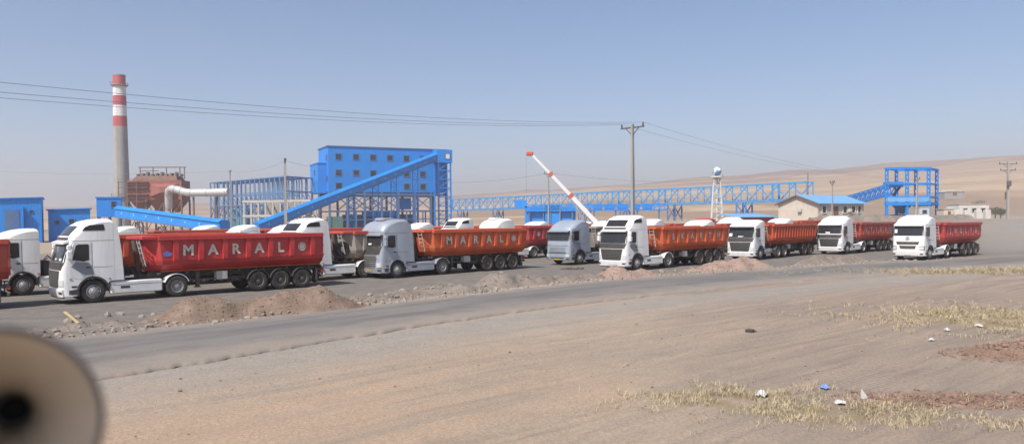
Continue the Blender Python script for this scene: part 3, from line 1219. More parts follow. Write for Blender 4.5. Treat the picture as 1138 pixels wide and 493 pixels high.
def build_tractor(root, sp):
    cab = sp['cab']
    D = CABS[cab]
    pm = sp['paint']
    rx = D['rear']
    link('cab', cached(('cab', cab, pm.name), lambda: cab_shell(cab).mesh('cab', pm, 32)), root)
    ws0 = dict(tall=1.90, low=1.90, dome=2.02, old=1.98, boxy=1.98)[cab]
    ws1 = dict(tall=2.72, low=2.70, dome=2.70, old=2.62, boxy=2.80)[cab]

    def put(name, key, fn, mat, ang=35):
        return link(name, cached((name, cab, sp.get('face', cab), sp.get('visor', True)) + key + (mat.name,), lambda: fn().mesh(name, mat, ang)), root)

    put('windscreen', (), lambda: front_patch(cab, ws0, ws1, 1.20, 1.14, 0.010, nz_=5, ny=18), M_glass)

    for k_, (ya, yb_, za_, zb_) in enumerate(sp.get('papers', ())):
        link('windscreen_paper', cached(('paper', cab, k_, ya, za_), lambda: front_patch(cab, za_, zb_, 0, 0, 0.0125, ya, yb_, 1, 3).mesh('windscreen_paper', M_pl_white)), root)
    put('tint_band', (), lambda: front_patch(cab, ws1 - 0.13, ws1 - 0.01, 1.14, 1.13, 0.013, nz_=1, ny=18), M_black)

    def wipers():
        m = MB()
        for y in (-0.75, 0.05):
            z0_, z1_ = ws0 + 0.02, ws0 + 0.10
            m.tube((front_x(cab, z0_) + plan_x(y) - 0.03, y, z0_), (front_x(cab, z1_) + plan_x(y + 0.6) - 0.025, y + 0.6, z1_), 0.012, n=5)
        return m

    put('wiper', (), wipers, M_black)
    style = sp.get('face', cab)
    if style in ('tall', 'low'):
        put('cowl_panel', (), lambda: front_patch(cab, 1.54, 1.885, 1.10, 1.20, 0.016, ny=18), M_black)
        put('grille', (), lambda: front_patch(cab, 0.74, 1.50, 0.80, 0.98, 0.014, ny=14), M_black)
        put('grille_bars', (), lambda: grille(cab, 0.78, 1.46, 0.76, 0.93, 7, 0.030), M_grille)
        put('bumper', (), lambda: front_patch(cab, 0.33, 0.66, 1.16, 1.19, 0.07, nz_=3, ny=16), pm)
        put('bumper_lip', (), lambda: front_patch(cab, 0.27, 0.325, 1.12, 1.14, 0.05, nz_=1, ny=14), M_black)
        lampz = (0.80, 1.10)
    elif style == 'dome':
        put('cowl_panel', (), lambda: front_patch(cab, 1.50, 2.01, 1.06, 1.19, 0.014, ny=18), M_black)
        put('grille', (), lambda: front_patch(cab, 0.66, 1.30, 0.66, 0.86, 0.014), M_black)
        put('grille_bars', (), lambda: grille(cab, 0.66, 1.30, 0.66, 0.84, 5, 0.032), M_chrome)
        put('name_bar', (), lambda: front_patch(cab, 1.33, 1.47, 0.78, 0.82, 0.03, nz_=1), M_chrome)
        put('bumper', (), lambda: front_patch(cab, 0.33, 0.63, 1.14, 1.19, 0.06, nz_=3, ny=16), pm)
        lampz = (0.70, 0.98)
    elif style == 'old':
        put('grille', (), lambda: grille(cab, 1.02, 1.42, 0.80, 0.86, 4, 0.022), M_chrome)
        put('cowl_panel', (), lambda: front_patch(cab, 1.90, 1.975, 1.08, 1.12, 0.02, nz_=1, ny=14), M_black)
        put('bumper', (), lambda: front_patch(cab, 0.40, 0.86, 1.17, 1.19, 0.06, nz_=3, ny=16), pm)
        put('bumper_slot', (), lambda: front_patch(cab, 0.52, 0.60, 0.72, 0.72, 0.072, nz_=1), M_black)
        put('bumper_vents', (), lambda: grille(cab, 0.90, 1.0, 0.9, 0.9, 2, 0.02), M_black)
        put('front_seam', (), lambda: front_patch(cab, 1.50, 1.53, 1.1, 1.1, 0.008, nz_=1, ny=16), M_black)
        lampz = (0.66, 0.82)
    else:
        put('grille', (), lambda: front_patch(cab, 1.27, 1.50, 0.82, 0.90, 0.016), M_black)
        put('grille_bars', (), lambda: grille(cab, 1.28, 1.49, 0.80, 0.86, 2, 0.03), M_chassis)
        put('lower_grille', (), lambda: front_patch(cab, 0.92, 1.17, 0.56, 0.66, 0.016), M_black)
        put('lower_grille_bars', (), lambda: grille(cab, 0.93, 1.16, 0.55, 0.62, 3, 0.028), M_chassis)
        put('bumper', (), lambda: front_patch(cab, 0.36, 0.80, 1.16, 1.19, 0.06, nz_=3, ny=16), pm)
        put('bumper_lip', (), lambda: front_patch(cab, 0.28, 0.35, 1.1, 1.12, 0.04, nz_=1, ny=14), M_black)
        lampz = (0.86, 1.10)
    for s in (-1, 1):
        lo, hi = (0.90, 1.21) if s > 0 else (-1.21, -0.90)
        link('headlight', cached(('hl', cab, style, s), lambda: front_patch(cab, lampz[0], lampz[1], 0, 0, 0.02 if lampz[0] > 0.7 else 0.07, lo, hi, 2, 6).mesh('headlight', M_lamp, 40)), root)
        link('fog_light', cached(('fl', cab, s), lambda: front_patch(cab, 0.46, 0.56, 0, 0, 0.076, lo + (0.05 if s < 0 else 0.05), hi - 0.05, 1, 4).mesh('fog_light', M_black, 40)), root)
        if style == 'boxy':
            link('lamp_surround', cached(('ls', cab, s), lambda: front_patch(cab, 0.82, 1.14, 0, 0, 0.012, lo - 0.03, hi, 2, 6).mesh('lamp_surround', M_black, 40)), root)

    # visor over the windscreen
    def visor():
        m = MB()
        rings = []
        for i in range(13):
            y = -1.12 + 2.24 * i / 12
            x = front_x(cab, ws1) + plan_x(y)
            rings.append([(x - 0.02, y, ws1 + 0.02), (x - 0.20, y, ws1 - 0.03), (x - 0.21, y, ws1 + 0.05), (x + 0.03, y, ws1 + 0.13)])
        return m.loft(rings)

    if sp.get('visor', True):
        put('sun_visor', (), visor, pm if sp.get('visor') != 'dark' else M_glass)
    if cab == 'tall':
        put('roof_panel', (), lambda: front_patch(cab, 2.87, 2.995, 0.98, 0.95, 0.012, nz_=1, ny=12), M_black)

        def roof_glass():
            m = MB()
            rings = []
            for x, z in ((0.50, 3.055), (0.60, 3.22), (0.86, 3.50)):
                rings.append([(x + plan_x(y) * smooth(2.2, 0.3, x) - 0.012, y, z - roof_drop(y) + 0.012) for y in (-0.86, -0.5, 0.0, 0.5, 0.86)])
            back = [[(x + 0.03, y, z - 0.03) for x, y, z in r] for r in rings]
            n = 5
            vs = [p for r in rings + back for p in r]
            fs = []
            for j in range(2):
                for i in range(4):
                    a = j * n + i
                    fs.append((a, a + 1, a + n + 1, a + n))
            for i in range(4):
                fs += [(i, i + 1, 15 + i + 1, 15 + i), (10 + i, 11 + i, 26 + i, 25 + i)]
            for j in range(2):
                fs += [(j * n, (j + 1) * n, 15 + (j + 1) * n, 15 + j * n), (j * n + 4, (j + 1) * n + 4, 19 + (j + 1) * n, 19 + j * n)]
            return m.add(vs, fs)

        put('roof_window', (), roof_glass, M_glass)
    if cab in ('tall', 'low'):
        q = [(0.98, 3.30), (1.10, 3.46), (1.30, 3.55), (1.86, 3.58), (1.92, 3.34), (1.86, 3.30)] if cab == 'tall' else None
        if q:
            for s in (-1, 1):
                link('roof_side_window', cached(('rsw', s), lambda: side_plate(q, s, 1.25, 0.010).mesh('roof_side_window', M_glass)), root)
    if cab == 'dome':
        put('roof_hatch', (), lambda: MB().bevel_box(0.85, 1.75, -0.45, 0.45, 3.60, 3.80, 0.05), pm)
    if cab == 'boxy':
        put('roof_spoiler', (), lambda: MB().loft([[(0.62, -0.75, 3.10), (0.62, 0.75, 3.10), (0.62, 0.75, 3.16), (0.62, -0.75, 3.16)], [(1.1, -0.85, 3.2), (1.1, 0.85, 3.2), (1.1, 0.80, 3.50), (1.1, -0.80, 3.50)], [(2.2, -0.95, 3.2), (2.2, 0.95, 3.2), (2.2, 0.88, 3.66), (2.2, -0.88, 3.66)]]), pm)
    for s in (-1, 1):
        link('corner_vent', cached(('cv', s), lambda: side_plate([(0.40, 0.44), (0.40, 0.62), (0.72, 0.66), (0.74, 0.46)], s, 1.25, 0.008).mesh('corner_vent', M_black)), root)
        for mx_, mz_ in ((2.02, 1.06), (0.42, 1.10)):
            link('marker_light', cached(('ml', s, mx_), lambda: side_plate([(mx_, mz_), (mx_, mz_ + 0.05), (mx_ + 0.10, mz_ + 0.05), (mx_ + 0.10, mz_)], s, 1.25, 0.02).mesh('marker_light', M_amber)), root)
        link('door', cached(('door', pm.name, s), lambda: side_plate(DOOR, s, 1.25, 0.007).mesh('door', pm)), root)
        link('side_window', cached(('sw', s), lambda: side_plate(SIDE_WIN, s, 1.25, 0.014).mesh('side_window', M_glass)), root)
        link('door_handle', cached(('dh', s), lambda: side_plate([(1.10, 1.60), (1.10, 1.66), (1.29, 1.66), (1.29, 1.60)], s, 1.25, 0.030).mesh('door_handle', M_black)), root)
        link('panel_gap', cached(('gap', s, rx), lambda: side_plate([(1.36, 1.22), (1.36, 2.80), (1.374, 2.80), (1.374, 1.22)], s, 1.25, 0.003).prism([(0.4, 2.83), (0.4, 2.845), (rx - 0.02, 2.845), (rx - 0.02, 2.83)], s * 1.24, s * 1.253).prism([(1.40, 1.62), (1.40, 1.634), (rx - 0.05, 1.634), (rx - 0.05, 1.62)], s * 1.24, s * 1.253).mesh('panel_gap', M_black)), root)
        if sp.get('graphic') and s < 0:
            link('livery_stripe', cached('liv', lambda: side_plate([(0.50, 1.66), (0.70, 1.92), (0.86, 1.88), (1.22, 1.86), (1.34, 1.70), (1.44, 1.30), (1.06, 1.28), (0.80, 1.46)], s, 1.25, 0.010).mesh('livery_stripe', M_grey_graphic)), root)

        def mirror():
            m = MB()
            m.bevel_box(0.30, 0.52, min(s * 1.30, s * 1.50), max(s * 1.30, s * 1.50), 2.02, 2.40, 0.035)
            m.bevel_box(0.32, 0.50, min(s * 1.30, s * 1.48), max(s * 1.30, s * 1.48), 2.44, 2.66, 0.03)
            m.tube((0.44, s * 1.22, 1.98), (0.40, s * 1.40, 2.04), 0.025, n=6)
            m.tube((0.50, s * 1.22, 2.66), (0.42, s * 1.40, 2.62), 0.025, n=6)
            return m.mesh('mirror', pm if sp.get('graphic') or cab == 'dome' else M_black, 35)

        link('mirror', cached(('mir', s, pm.name, bool(sp.get('graphic')) or cab == 'dome'), mirror), root)
        top = D['roof'][-1][1] - 0.2

        def deflector():
            return MB().prism([(rx - 0.02, 0.98), (rx + 0.42, 0.98), (rx + 0.34, 2.3), (rx + 0.16, top), (rx - 0.02, top + 0.02)], s * 1.21, s * 1.245).mesh('air_deflector', pm)

        if sp.get('deflector', True):
            link('air_deflector', cached(('adf', s, pm.name, cab), deflector), root)
        for zs_ in (0.42, 0.74):
            link('step', cached(('step', s, zs_), lambda: MB().bevel_box(0.50, 0.74, min(s * 0.9, s * 1.262), max(s * 0.9, s * 1.262), zs_, zs_ + 0.08, 0.01).mesh('step', M_black)), root)

        def arch():
            m = MB()
            o, n_ = [], []
            for i in range(15):
                a = math.radians(14 + 180 * i / 14)
                o.append((AX + (AR + 0.05) * math.cos(a), AZ + (AR + 0.05) * math.sin(a)))
                n_.append((AX + (AR - 0.03) * math.cos(a), AZ + (AR - 0.03) * math.sin(a)))
            return m.prism(o + n_[::-1], s * 1.2, s * 1.275).mesh('wheel_arch', M_black if cab != 'dome' else pm, 40)

        link('wheel_arch', cached(('arch', s, cab == 'dome' and pm.name), arch), root)
        add_wheel(root, AX, s, False, M_rim)
        skm = sp.get('skirt', pm)
        if sp.get('skirts', True):
            link('side_skirt', cached(('skirt', s, skm.name), lambda: MB().bevel_box(2.12, 4.42, min(s * 0.85, s * 1.22), max(s * 0.85, s * 1.22), 0.34, 0.93, 0.05).mesh('side_skirt', skm, 40)), root)
            link('skirt_step', cached(('skst', s), lambda: MB().box(2.55, 2.95, min(s * 1.2, s * 1.226), max(s * 1.2, s * 1.226), 0.58, 0.70).box(2.2, 4.35, min(s * 1.2, s * 1.224), max(s * 1.2, s * 1.224), 0.745, 0.765).mesh('skirt_step', M_black)), root)
        else:
            link('fuel_tank', cached(('ftank', s), lambda: MB().bevel_box(2.5, 3.9, min(s * 0.6, s * 1.16), max(s * 0.6, s * 1.16), 0.42, 0.92, 0.1).mesh('fuel_tank', M_chrome, 50)), root)
        for dx in sp.get('drive', (5.10,)):
            add_wheel(root, dx, s, True, M_rim, 0.56)

            def fender():
                m = MB()
                o, n_ = [], []
                for i in range(13):
                    a = math.radians(20 + 140 * i / 12)
                    o.append((0.62 * math.cos(a), 0.62 * math.sin(a)))
                    n_.append((0.59 * math.cos(a), 0.59 * math.sin(a)))
                m.loft([[(x, s * 0.66, z) for x, z in o + n_[::-1]], [(x, s * 1.24, z) for x, z in o + n_[::-1]]])
                return m.mesh('mudguard', skm if sp.get('skirts', True) else M_black, 40)

            link('mudguard', cached(('fend', s, skm.name if sp.get('skirts', True) else 0), fender), root, (dx, 0, 0.515))

    def chassis():
        m = MB()
        for s in (-1, 1):
            m.box(0.5, 6.1, s * 0.40 - 0.05, s * 0.40 + 0.05, 0.70, 0.96)
        for x in (1.4, 2.6, 3.8, 5.1, 5.9):
            m.box(x - 0.06, x + 0.06, -0.4, 0.4, 0.72, 0.92)
        m.tube((1.4, -1.0, 0.515), (1.4, 1.0, 0.515), 0.08, n=8)
        m.tube((5.1, -1.0, 0.515), (5.1, 1.0, 0.515), 0.12, n=8)
        m.box(4.6, 5.6, -0.5, 0.5, 0.97, 1.06)
        m.box(0.6, 2.1, -0.5, 0.5, 0.5, 0.95)
        m.box(2.45, 2.7, -0.7, 0.7, 0.95, 1.7)
        m.path_tube([(2.6, -0.2, 1.7), (2.75, -0.25, 1.9), (3.1, -0.3, 1.6), (3.4, -0.3, 1.2)], 0.03)
        m.path_tube([(2.6, 0.2, 1.7), (2.8, 0.25, 1.95), (3.15, 0.3, 1.55), (3.4, 0.3, 1.2)], 0.03)
        return m.mesh('chassis', M_chassis)

    link('chassis', cached('chassis', chassis), root)
    pl = sp.get('plate')
    if pl:
        put('number_plate', (pl.name,), lambda: front_patch(cab, 0.40, 0.52, 0, 0, 0.085, -0.26, 0.26, 1, 2), pl)
    if sp.get('emblem'):
        def star():
            m = MB()
            z = 1.74
            x = front_x(cab, z) - 0.03
            n = 20
            rings = []
            for r, dx in ((0.155, 0.02), (0.155, 0.0), (0.125, 0.0), (0.125, 0.02)):
                rings.append([(x + dx, r * math.cos(2 * math.pi * i / n), z + r * math.sin(2 * math.pi * i / n)) for i in range(n)])
            m.loft(rings + rings[:1], cap=False)
            for k in range(3):
                a = math.pi / 2 + 2 * math.pi * k / 3
                px_, pz_ = math.cos(a), math.sin(a)
                m.loft([[(x - 0.005, -pz_ * 0.03, z + px_ * 0.03), (x - 0.005, pz_ * 0.03, z - px_ * 0.03), (x + 0.02, 0, z)], [(x, px_ * 0.13 + 0.004 * pz_, z + pz_ * 0.13), (x, px_ * 0.13 - 0.004 * pz_, z + pz_ * 0.13), (x + 0.01, px_ * 0.13, z + pz_ * 0.13)]])
            return m

        put('emblem', (), star, M_black)
    if sp.get('warning'):
        link('warning_sign', cached('warn', lambda: MB().loft([[(0.62, -1.30, 1.55), (0.36, -1.30, 1.85), (0.62, -1.30, 2.15), (0.88, -1.30, 1.85)], [(0.62, -1.33, 1.55), (0.36, -1.33, 1.85), (0.62, -1.33, 2.15), (0.88, -1.33, 1.85)]]).mesh('warning_sign', M_crane_red)), root)


def truck(label, x, y, deg=43.5, group=None, name='tipper_truck', **sp):
    t = thing(name, label, 'truck', (0, 0, 0), math.radians(deg), group)
    t.location = (x, y, min(broad_z(x, y), broad_z(x + 9, y + 9)) + 0.0)
    # near-side front corner is given; the origin is the middle of the bumper
    n = Vector((-math.sin(math.radians(deg)), math.cos(math.radians(deg)), 0)) * 1.25
    t.location += n
    z0 = broad_z(t.location.x, t.location.y)
    dx, dy = math.cos(math.radians(deg)) * 11, math.sin(math.radians(deg)) * 11
    z1 = broad_z(t.location.x + dx, t.location.y + dy)
    t.location.z = z0 + 0.015
    t.rotation_euler = (0, -math.atan2(z1 - z0, 11.0), math.radians(deg))
    build_tractor(t, sp)
    build_trailer(t, sp)
    return t


G1 = 'tipper trucks waiting in the yard'
truck('crimson tipper truck showing only its tail beside the white parked cab', -31.2, 24.1, 43, G1, cab='tall', paint=M_white, bed='brick', text='MARAL@')
truck('white tractor with MARAL lettered orange bed, mostly hidden behind the crimson tipper', -25.9, 37.9, 43, G1, cab='low', paint=M_white_old, bed='orange_red', text='MARAL@', deflector=False)
truck('white tall cab tipper truck with crimson bed lettered MARAL beside the big dirt heap', -20.16, 33.93, 42.5, G1, cab='tall', paint=M_white, bed='crimson', text='MARAL@', graphic=True, plate=M_pl_white, maker_plate=True, papers=((-1.0, -0.72, 1.96, 2.06), (-0.3, -0.02, 1.96, 2.06)))
truck('white tall cab truck with spare wheel behind cab, between crimson and silver MARAL trucks', -13.05, 45.2, 43.5, G1, cab='tall', paint=M_white, bed='grey', rail='brick', spare_front=True)
truck('silver high roof tipper truck with orange bed lettered MARAL', -8.26, 47.46, 44.5, G1, cab='dome', paint=M_silver, bed='orange', text='MARAL@', plate=M_pl_yellow, papers=((0.45, 1.0, 2.2, 2.5), (-0.2, 0.15, 2.1, 2.2)))
truck('white truck with red bed and round badge just behind the orange MARAL bed', -1.6, 68.0, 43.5, G1, cab='dome', paint=M_white_old, bed='red', text='@ @ @ ')
truck('grey blue older truck with flat front panel under the crane boom', 4.4, 59.6, 44.0, G1, cab='old', paint=M_steelblue, bed='grey', plate=M_pl_yellow, visor=True)
truck('white tall cab tipper truck with orange bed lettered SKARTH', 7.71, 52.2, 43.2, G1, cab='tall', paint=M_white, bed='orange', text='SKARTH', letter=0.8, rib_depth=0.8, graphic=True, plate=M_pl_white)
truck('white low roof truck with closely ribbed plain orange bed', 20.2, 64.0, 46.5, G1, cab='low', paint=M_white, bed='orange_red', ribs=16, drive=(4.9, 6.2), axles=(10.6, 11.85), bed_from=3.45, deflector=False, skirts=False, visor='dark', papers=((0.75, 1.05, 2.0, 2.25), (-0.3, 0.2, 1.96, 2.03)))
truck('white cab truck with red bed lettered UTIKAU and a red warning diamond', 31.2, 72.4, 43.0, G1, cab='boxy', face='low', paint=M_white, bed='brick', text='UTIKAU', letter=0.85, rib_depth=0.45, warning=True, papers=((-0.1, 0.35, 2.02, 2.14),))
truck('white truck with three-pointed star emblem and red bed driving along the road', 33.0, 61.3, 41.0, None, cab='boxy', paint=M_white, bed='red', text='JWOLFA', letter=0.85, rib_depth=0.45, emblem=True, plate=M_pl_white, papers=((0.85, 1.08, 2.2, 2.5),))
G2 = 'trucks in the rows behind'
for lab, x, y, cab_, pm_, bd in (
    ('white truck roof showing between the MARAL cab and its crimson bed', -32.7, 62.0, 'low', M_white_old, 'brick'),
    ('first white cab roof rising over the crimson bed, below the steel frame building', -29.0, 70.0, 'low', M_white_old, 'orange_red'),
    ('second white cab roof rising over the crimson bed, next to the low blue conveyor end', -24.0, 66.0, 'low', M_white, 'red'),
    ('white cab roof just behind the silver truck\'s roof', -9.9, 78.2, 'low', M_white_old, 'orange_red'),
    ('cream white rounded cab roof above letters R and A of the orange MARAL bed', -5.6, 74.0, 'tall', M_white_old, 'red'),
    ('small white cab roof beyond the red badge bed, beside the grey blue truck', 2.6, 88.0, 'low', M_white, 'brick'),
    ('white cab roof rising over the orange SKARTH bed', 18.6, 75.0, 'low', M_white, 'red'),
    ('red cab roof rising behind the white roof over the orange SKARTH bed', 23.2, 92.0, 'old', M_redcab, 'brick'),
    ('white cab roof under the water tower legs', 24.6, 85.0, 'boxy', M_white_old, 'brick'),
    ('white cab roof tucked between the grey blue truck and the SKARTH truck', 10.2, 84.0, 'low', M_white, 'orange_red'),
    ('white cab roof beside the tall power pole, over the front of the orange SKARTH bed', 14.4, 79.5, 'old', M_white_old, 'brick'),
    ('white low cab roof behind the spare wheel truck', -19.0, 62.0, 'low', M_white, 'brick'),
    ('pale cab roof rising over the closely ribbed orange bed', 32.0, 90.0, 'low', M_white_old, 'orange_red'),
):
    truck(lab, x, y, 43.5, G2, cab=cab_, paint=pm_, bed=bd, skirts=False)

# ------------------------------------------------------------------ heaps and rubble between yard and road
M_soil = paint('brown_heap_soil', (0.185, 0.132, 0.100), 0.95, var=0.35, scale=1.3, dust=0.3, dust_col=(0.225, 0.168, 0.13), bump=0.8, bump_scale=9, spec=0.1)
M_soil_pink = paint('pinkish_heap_soil', (0.30, 0.205, 0.165), 0.95, var=0.22, scale=1.3, dust=0.3, dust_col=(0.30, 0.235, 0.19), bump=0.8, bump_scale=9, spec=0.1)
M_soil_grey = paint('grey_heap_soil', (0.195, 0.165, 0.14), 0.95, var=0.25, scale=1.3, dust=0.3, dust_col=(0.25, 0.21, 0.175), bump=0.8, bump_scale=9, spec=0.1)
M_rock = paint('grey_rubble', (0.25, 0.215, 0.185), 0.9, var=0.3, scale=4, dust=0.3)
MOUNDS = []


def mound(label, c, length, width, h, mat, seed, peaks):
    """a tipped heap of earth lying along the road; peaks = (place along it, height, spread)"""
    ang = math.atan2(0.62, 0.78)
    nx_, ny_ = int(length / 0.16), int(width / 0.16)
    vs, fs = [], []
    for j in range(ny_ + 1):
        for i in range(nx_ + 1):
            u, v = i / nx_ * 2 - 1, j / ny_ * 2 - 1
            lx, ly = u * length / 2, v * width / 2
            x = c[0] + lx * math.cos(ang) - ly * math.sin(ang)
            y = c[1] + lx * math.sin(ang) + ly * math.cos(ang)
            prof = sum(a * math.exp(-((u - p) / s) ** 2) for p, a, s in peaks)
            edge = smooth(1.0, 0.45, abs(u) + 0.2 * nz(x, y, 0.7, seed + 2)) * smooth(1.0, 0.1, abs(v) + 0.35 * nz(x, y, 0.9, seed))
            z = h * prof * edge
            z += edge * (0.20 * nz(x, y, 1.2, seed) + 0.16 * abs(nz(x, y, 3.0, seed + 3)) + 0.07 * nz(x, y, 7.0, seed))
            z = ground_z(x, y) - 0.06 + max(z, 0) * 1.0 if edge > 0 else ground_z(x, y) - 0.06
            vs.append((x - c[0], y - c[1], z))
    for j in range(ny_):
        for i in range(nx_):
            a = j * (nx_ + 1) + i
            fs.append((a, a + 1, a + nx_ + 2, a + nx_ + 1))
    m = MB().add(vs, fs)
    o = m.build('dirt_heap', mat, None, 50)
    o.location = (c[0], c[1], 0)
    tag(o, label, 'dirt heap', 'heaps of earth between the yard and the road')
    MOUNDS.append((c, length, width, ang))
    return o


mound('long brown two-humped dirt heap in front of the crimson MARAL bed', (-10.2, 30.4), 12.0, 3.9, 0.86, M_soil, 1.0, [(-0.38, 0.75, 0.24), (0.42, 1.0, 0.30), (0.0, 0.5, 0.3)])
mound('low grey rubble heap in front of the silver truck', (-4.3, 38.0), 9.5, 3.2, 0.36, M_soil_grey, 5.0, [(-0.2, 0.7, 0.5), (0.4, 0.8, 0.35)])
mound('grey brown heap in front of the orange MARAL bed\'s rear wheels', (0.2, 43.0), 8.5, 3.2, 0.60, M_soil_grey, 9.0, [(-0.25, 1.0, 0.28), (0.35, 0.6, 0.4)])
mound('pinkish dirt heap in front of the SKARTH truck\'s front wheel', (7.2, 48.2), 7.0, 3.0, 0.66, M_soil_pink, 13.0, [(-0.3, 1.0, 0.26), (0.35, 0.55, 0.4)])
mound('broad brown dirt heap in front of the closely ribbed orange bed\'s cab', (15.4, 54.2), 12.0, 3.4, 0.72, M_soil_pink, 17.0, [(-0.25, 0.7, 0.32), (0.3, 1.0, 0.32)])
mound('low grey bank in front of the UTIKAU truck', (25.4, 60.4), 13.0, 2.6, 0.62, M_soil_grey, 21.0, [(-0.4, 0.9, 0.35), (0.3, 0.8, 0.5)])
mound('flat grey rubble heap near the yellow plank', (-15.0, 26.6), 5.5, 2.2, 0.22, M_soil_grey, 25.0, [(0.1, 0.8, 0.5)])

mound('low stony grey bank between the brown heap and the silver truck', (-6.6, 34.6), 6.5, 2.4, 0.30, M_soil_grey, 31.0, [(-0.2, 0.8, 0.4), (0.5, 0.8, 0.4)])
mound('low stony grey bank before the grey blue truck', (4.0, 46.0), 6.0, 2.2, 0.32, M_soil_grey, 37.0, [(-0.3, 0.8, 0.4), (0.4, 0.7, 0.4)])


def rock_shape(m, c, r, rng, squash=0.7):
    ico = [(0, 0, 1), (0.89, 0, 0.45), (0.28, 0.85, 0.45), (-0.72, 0.53, 0.45), (-0.72, -0.53, 0.45), (0.28, -0.85, 0.45), (0.72, 0.53, -0.45), (-0.28, 0.85, -0.45), (-0.89, 0, -0.45), (-0.28, -0.85, -0.45), (0.72, -0.53, -0.45), (0, 0, -1)]
    fs = [(0, 1, 2), (0, 2, 3), (0, 3, 4), (0, 4, 5), (0, 5, 1), (1, 6, 2), (2, 7, 3), (3, 8, 4), (4, 9, 5), (5, 10, 1), (2, 6, 7), (3, 7, 8), (4, 8, 9), (5, 9, 10), (1, 10, 6), (11, 7, 6), (11, 8, 7), (11, 9, 8), (11, 10, 9), (11, 6, 10)]
    a = rng.uniform(0, 6.28)
    ca_, sa_ = math.cos(a), math.sin(a)
    e = rng.uniform(0.65, 1.3)
    vs = []
    for x, y, z in ico:
        k = r * rng.uniform(0.65, 1.15)
        X, Y_ = x * k * e, y * k
        vs.append((c[0] + X * ca_ - Y_ * sa_, c[1] + X * sa_ + Y_ * ca_, c[2] + z * k * squash))
    m.add(vs, fs)


def heap_z(x, y):
    """ground height including the heaps"""
    return ground_z(x, y)


dg_ = bpy.context.evaluated_depsgraph_get()
HEAPS = [o for o in C.objects if o.name.startswith('dirt_heap')]


def surface_z(x, y):
    z = ground_z(x, y)
    for o in HEAPS:
        ok, hit, nrm, idx = o.ray_cast(Vector((x, y, 20)) - o.location, Vector((0, 0, -1)))
        if ok:
            z = max(z, hit.z)
    return z


bpy.context.view_layer.update()
rr = random.Random(5)
m, clods, redclods = MB(), MB(), MB()
fs_len = len(FAR_S)
for i in range(3400):
    k = rr.randrange(60, fs_len - 60)
    a, b = NEAR_S[k], FAR_S[k]
    l = math.hypot(b[0] - a[0], b[1] - a[1])
    ux, uy = (b[0] - a[0]) / l, (b[1] - a[1]) / l
    d = abs(rr.gauss(1.1, 0.9)) - 0.1
    x, y = b[0] + ux * d, b[1] + uy * d
    if y > 66:
        continue
    zs = surface_z(x, y)
    if zs > ground_z(x, y) + 0.12:
        r = min(0.08, 0.014 + rr.expovariate(1 / 0.018))
        rock_shape(clods, (x, y, zs - r * 0.1), r, rr, 0.6)
    else:
        r = min(0.17, 0.020 + rr.expovariate(1 / 0.030))
        rock_shape(m, (x, y, zs + r * 0.25), r, rr, 0.6)
for hc, hl, hw_, ha in MOUNDS:          # crumbs of earth all over the heaps
    for i in range(int(hl * 170)):
        u, v = rr.uniform(-0.5, 0.5) * hl, rr.gauss(0, 0.22) * hw_
        x, y = hc[0] + u * math.cos(ha) - v * math.sin(ha), hc[1] + u * math.sin(ha) + v * math.cos(ha)
        zs = surface_z(x, y)
        if zs < ground_z(x, y) + 0.06:
            continue
        r = min(0.09, 0.010 + rr.expovariate(1 / 0.016))
        rock_shape(clods, (x, y, zs - r * 0.12), r, rr, 0.6)
for i in range(1500):
    x, y = rr.uniform(-10, 22), rr.uniform(12, 34)
    d, hw = road_offset(x, y)
    if d > -hw - 0.1 or abs(x / y) > 0.75:
        continue
    r = min(0.05, 0.007 + rr.expovariate(1 / 0.009))
    rock_shape(m if i % 2 else redclods, (x, y, ground_z(x, y) + r * 0.25), r, rr)
for i in range(3000):       # clods in the churned red soil
    x, y = rr.gauss(13.4, 1.7), rr.gauss(19.4, 1.0)
    if i % 2:
        x, y = rr.gauss(9.2, 2.0), rr.gauss(14.9, 0.55)
    if RED(x, y) < 0.2:
        continue
    r = min(0.10, 0.010 + rr.expovariate(1 / 0.020))
    rock_shape(redclods, (x, y, ground_z(x, y) + r * 0.15), r, rr)
tag(clods.build('heap_clods', M_soil, None), 'crumbs of brown earth on the dirt heaps', kind='stuff')
M_redsoil = paint('red_brown_soil', (0.215, 0.140, 0.105), 0.95, var=0.3, scale=2, spec=0.1)
tag(redclods.build('soil_clods', M_redsoil, None), 'red brown clods of churned soil at the near roadside', kind='stuff')
tag(m.build('rubble', M_rock, None), 'small stones and clods scattered along the road edges', kind='stuff')

# stones large enough to pick out
for i, (px, py, r) in enumerate([(73, 358, 0.20), (85, 354, 0.16), (118, 352, 0.22), (131, 350, 0.18), (156, 353, 0.17), (168, 350, 0.12), (182, 351, 0.16), (235, 361, 0.16), (392, 333, 0.22), (410, 329, 0.2), (428, 331, 0.18), (446, 327, 0.2), (462, 325, 0.22), (480, 326, 0.18), (500, 322, 0.22), (517, 320, 0.18), (537, 319, 0.22), (556, 317, 0.2), (585, 314, 0.22), (600, 311, 0.25), (617, 312, 0.2), (632, 309, 0.25), (650, 307, 0.22), (735, 303, 0.25), (750, 302, 0.2), (768, 300, 0.22)]):
    p = on_ground(px, py)
    m = MB()
    rock_shape(m, (0, 0, r * 0.3), r, rr, 0.75)
    o = m.build('rock', M_rock, None)
    o.location = (p.x, p.y, surface_z(p.x, p.y) - 0.02)
    where = 'near the yellow plank' if px < 200 else 'at the foot of the long brown heap' if px < 300 else 'in front of the silver truck' if px < 505 else 'in front of the orange MARAL bed' if px < 660 else 'in front of the SKARTH truck'
    tag(o, 'broken grey rock in the rubble strip ' + where, 'rock', 'rocks along the far road edge')
p = on_ground(833, 369)
m = MB()
rock_shape(m, (0, 0, 0.05), 0.15, rr, 0.6)
rock_shape(m, (0.16, 0.03, 0.03), 0.09, rr, 0.6)
o = m.build('rock', M_chassis, None)
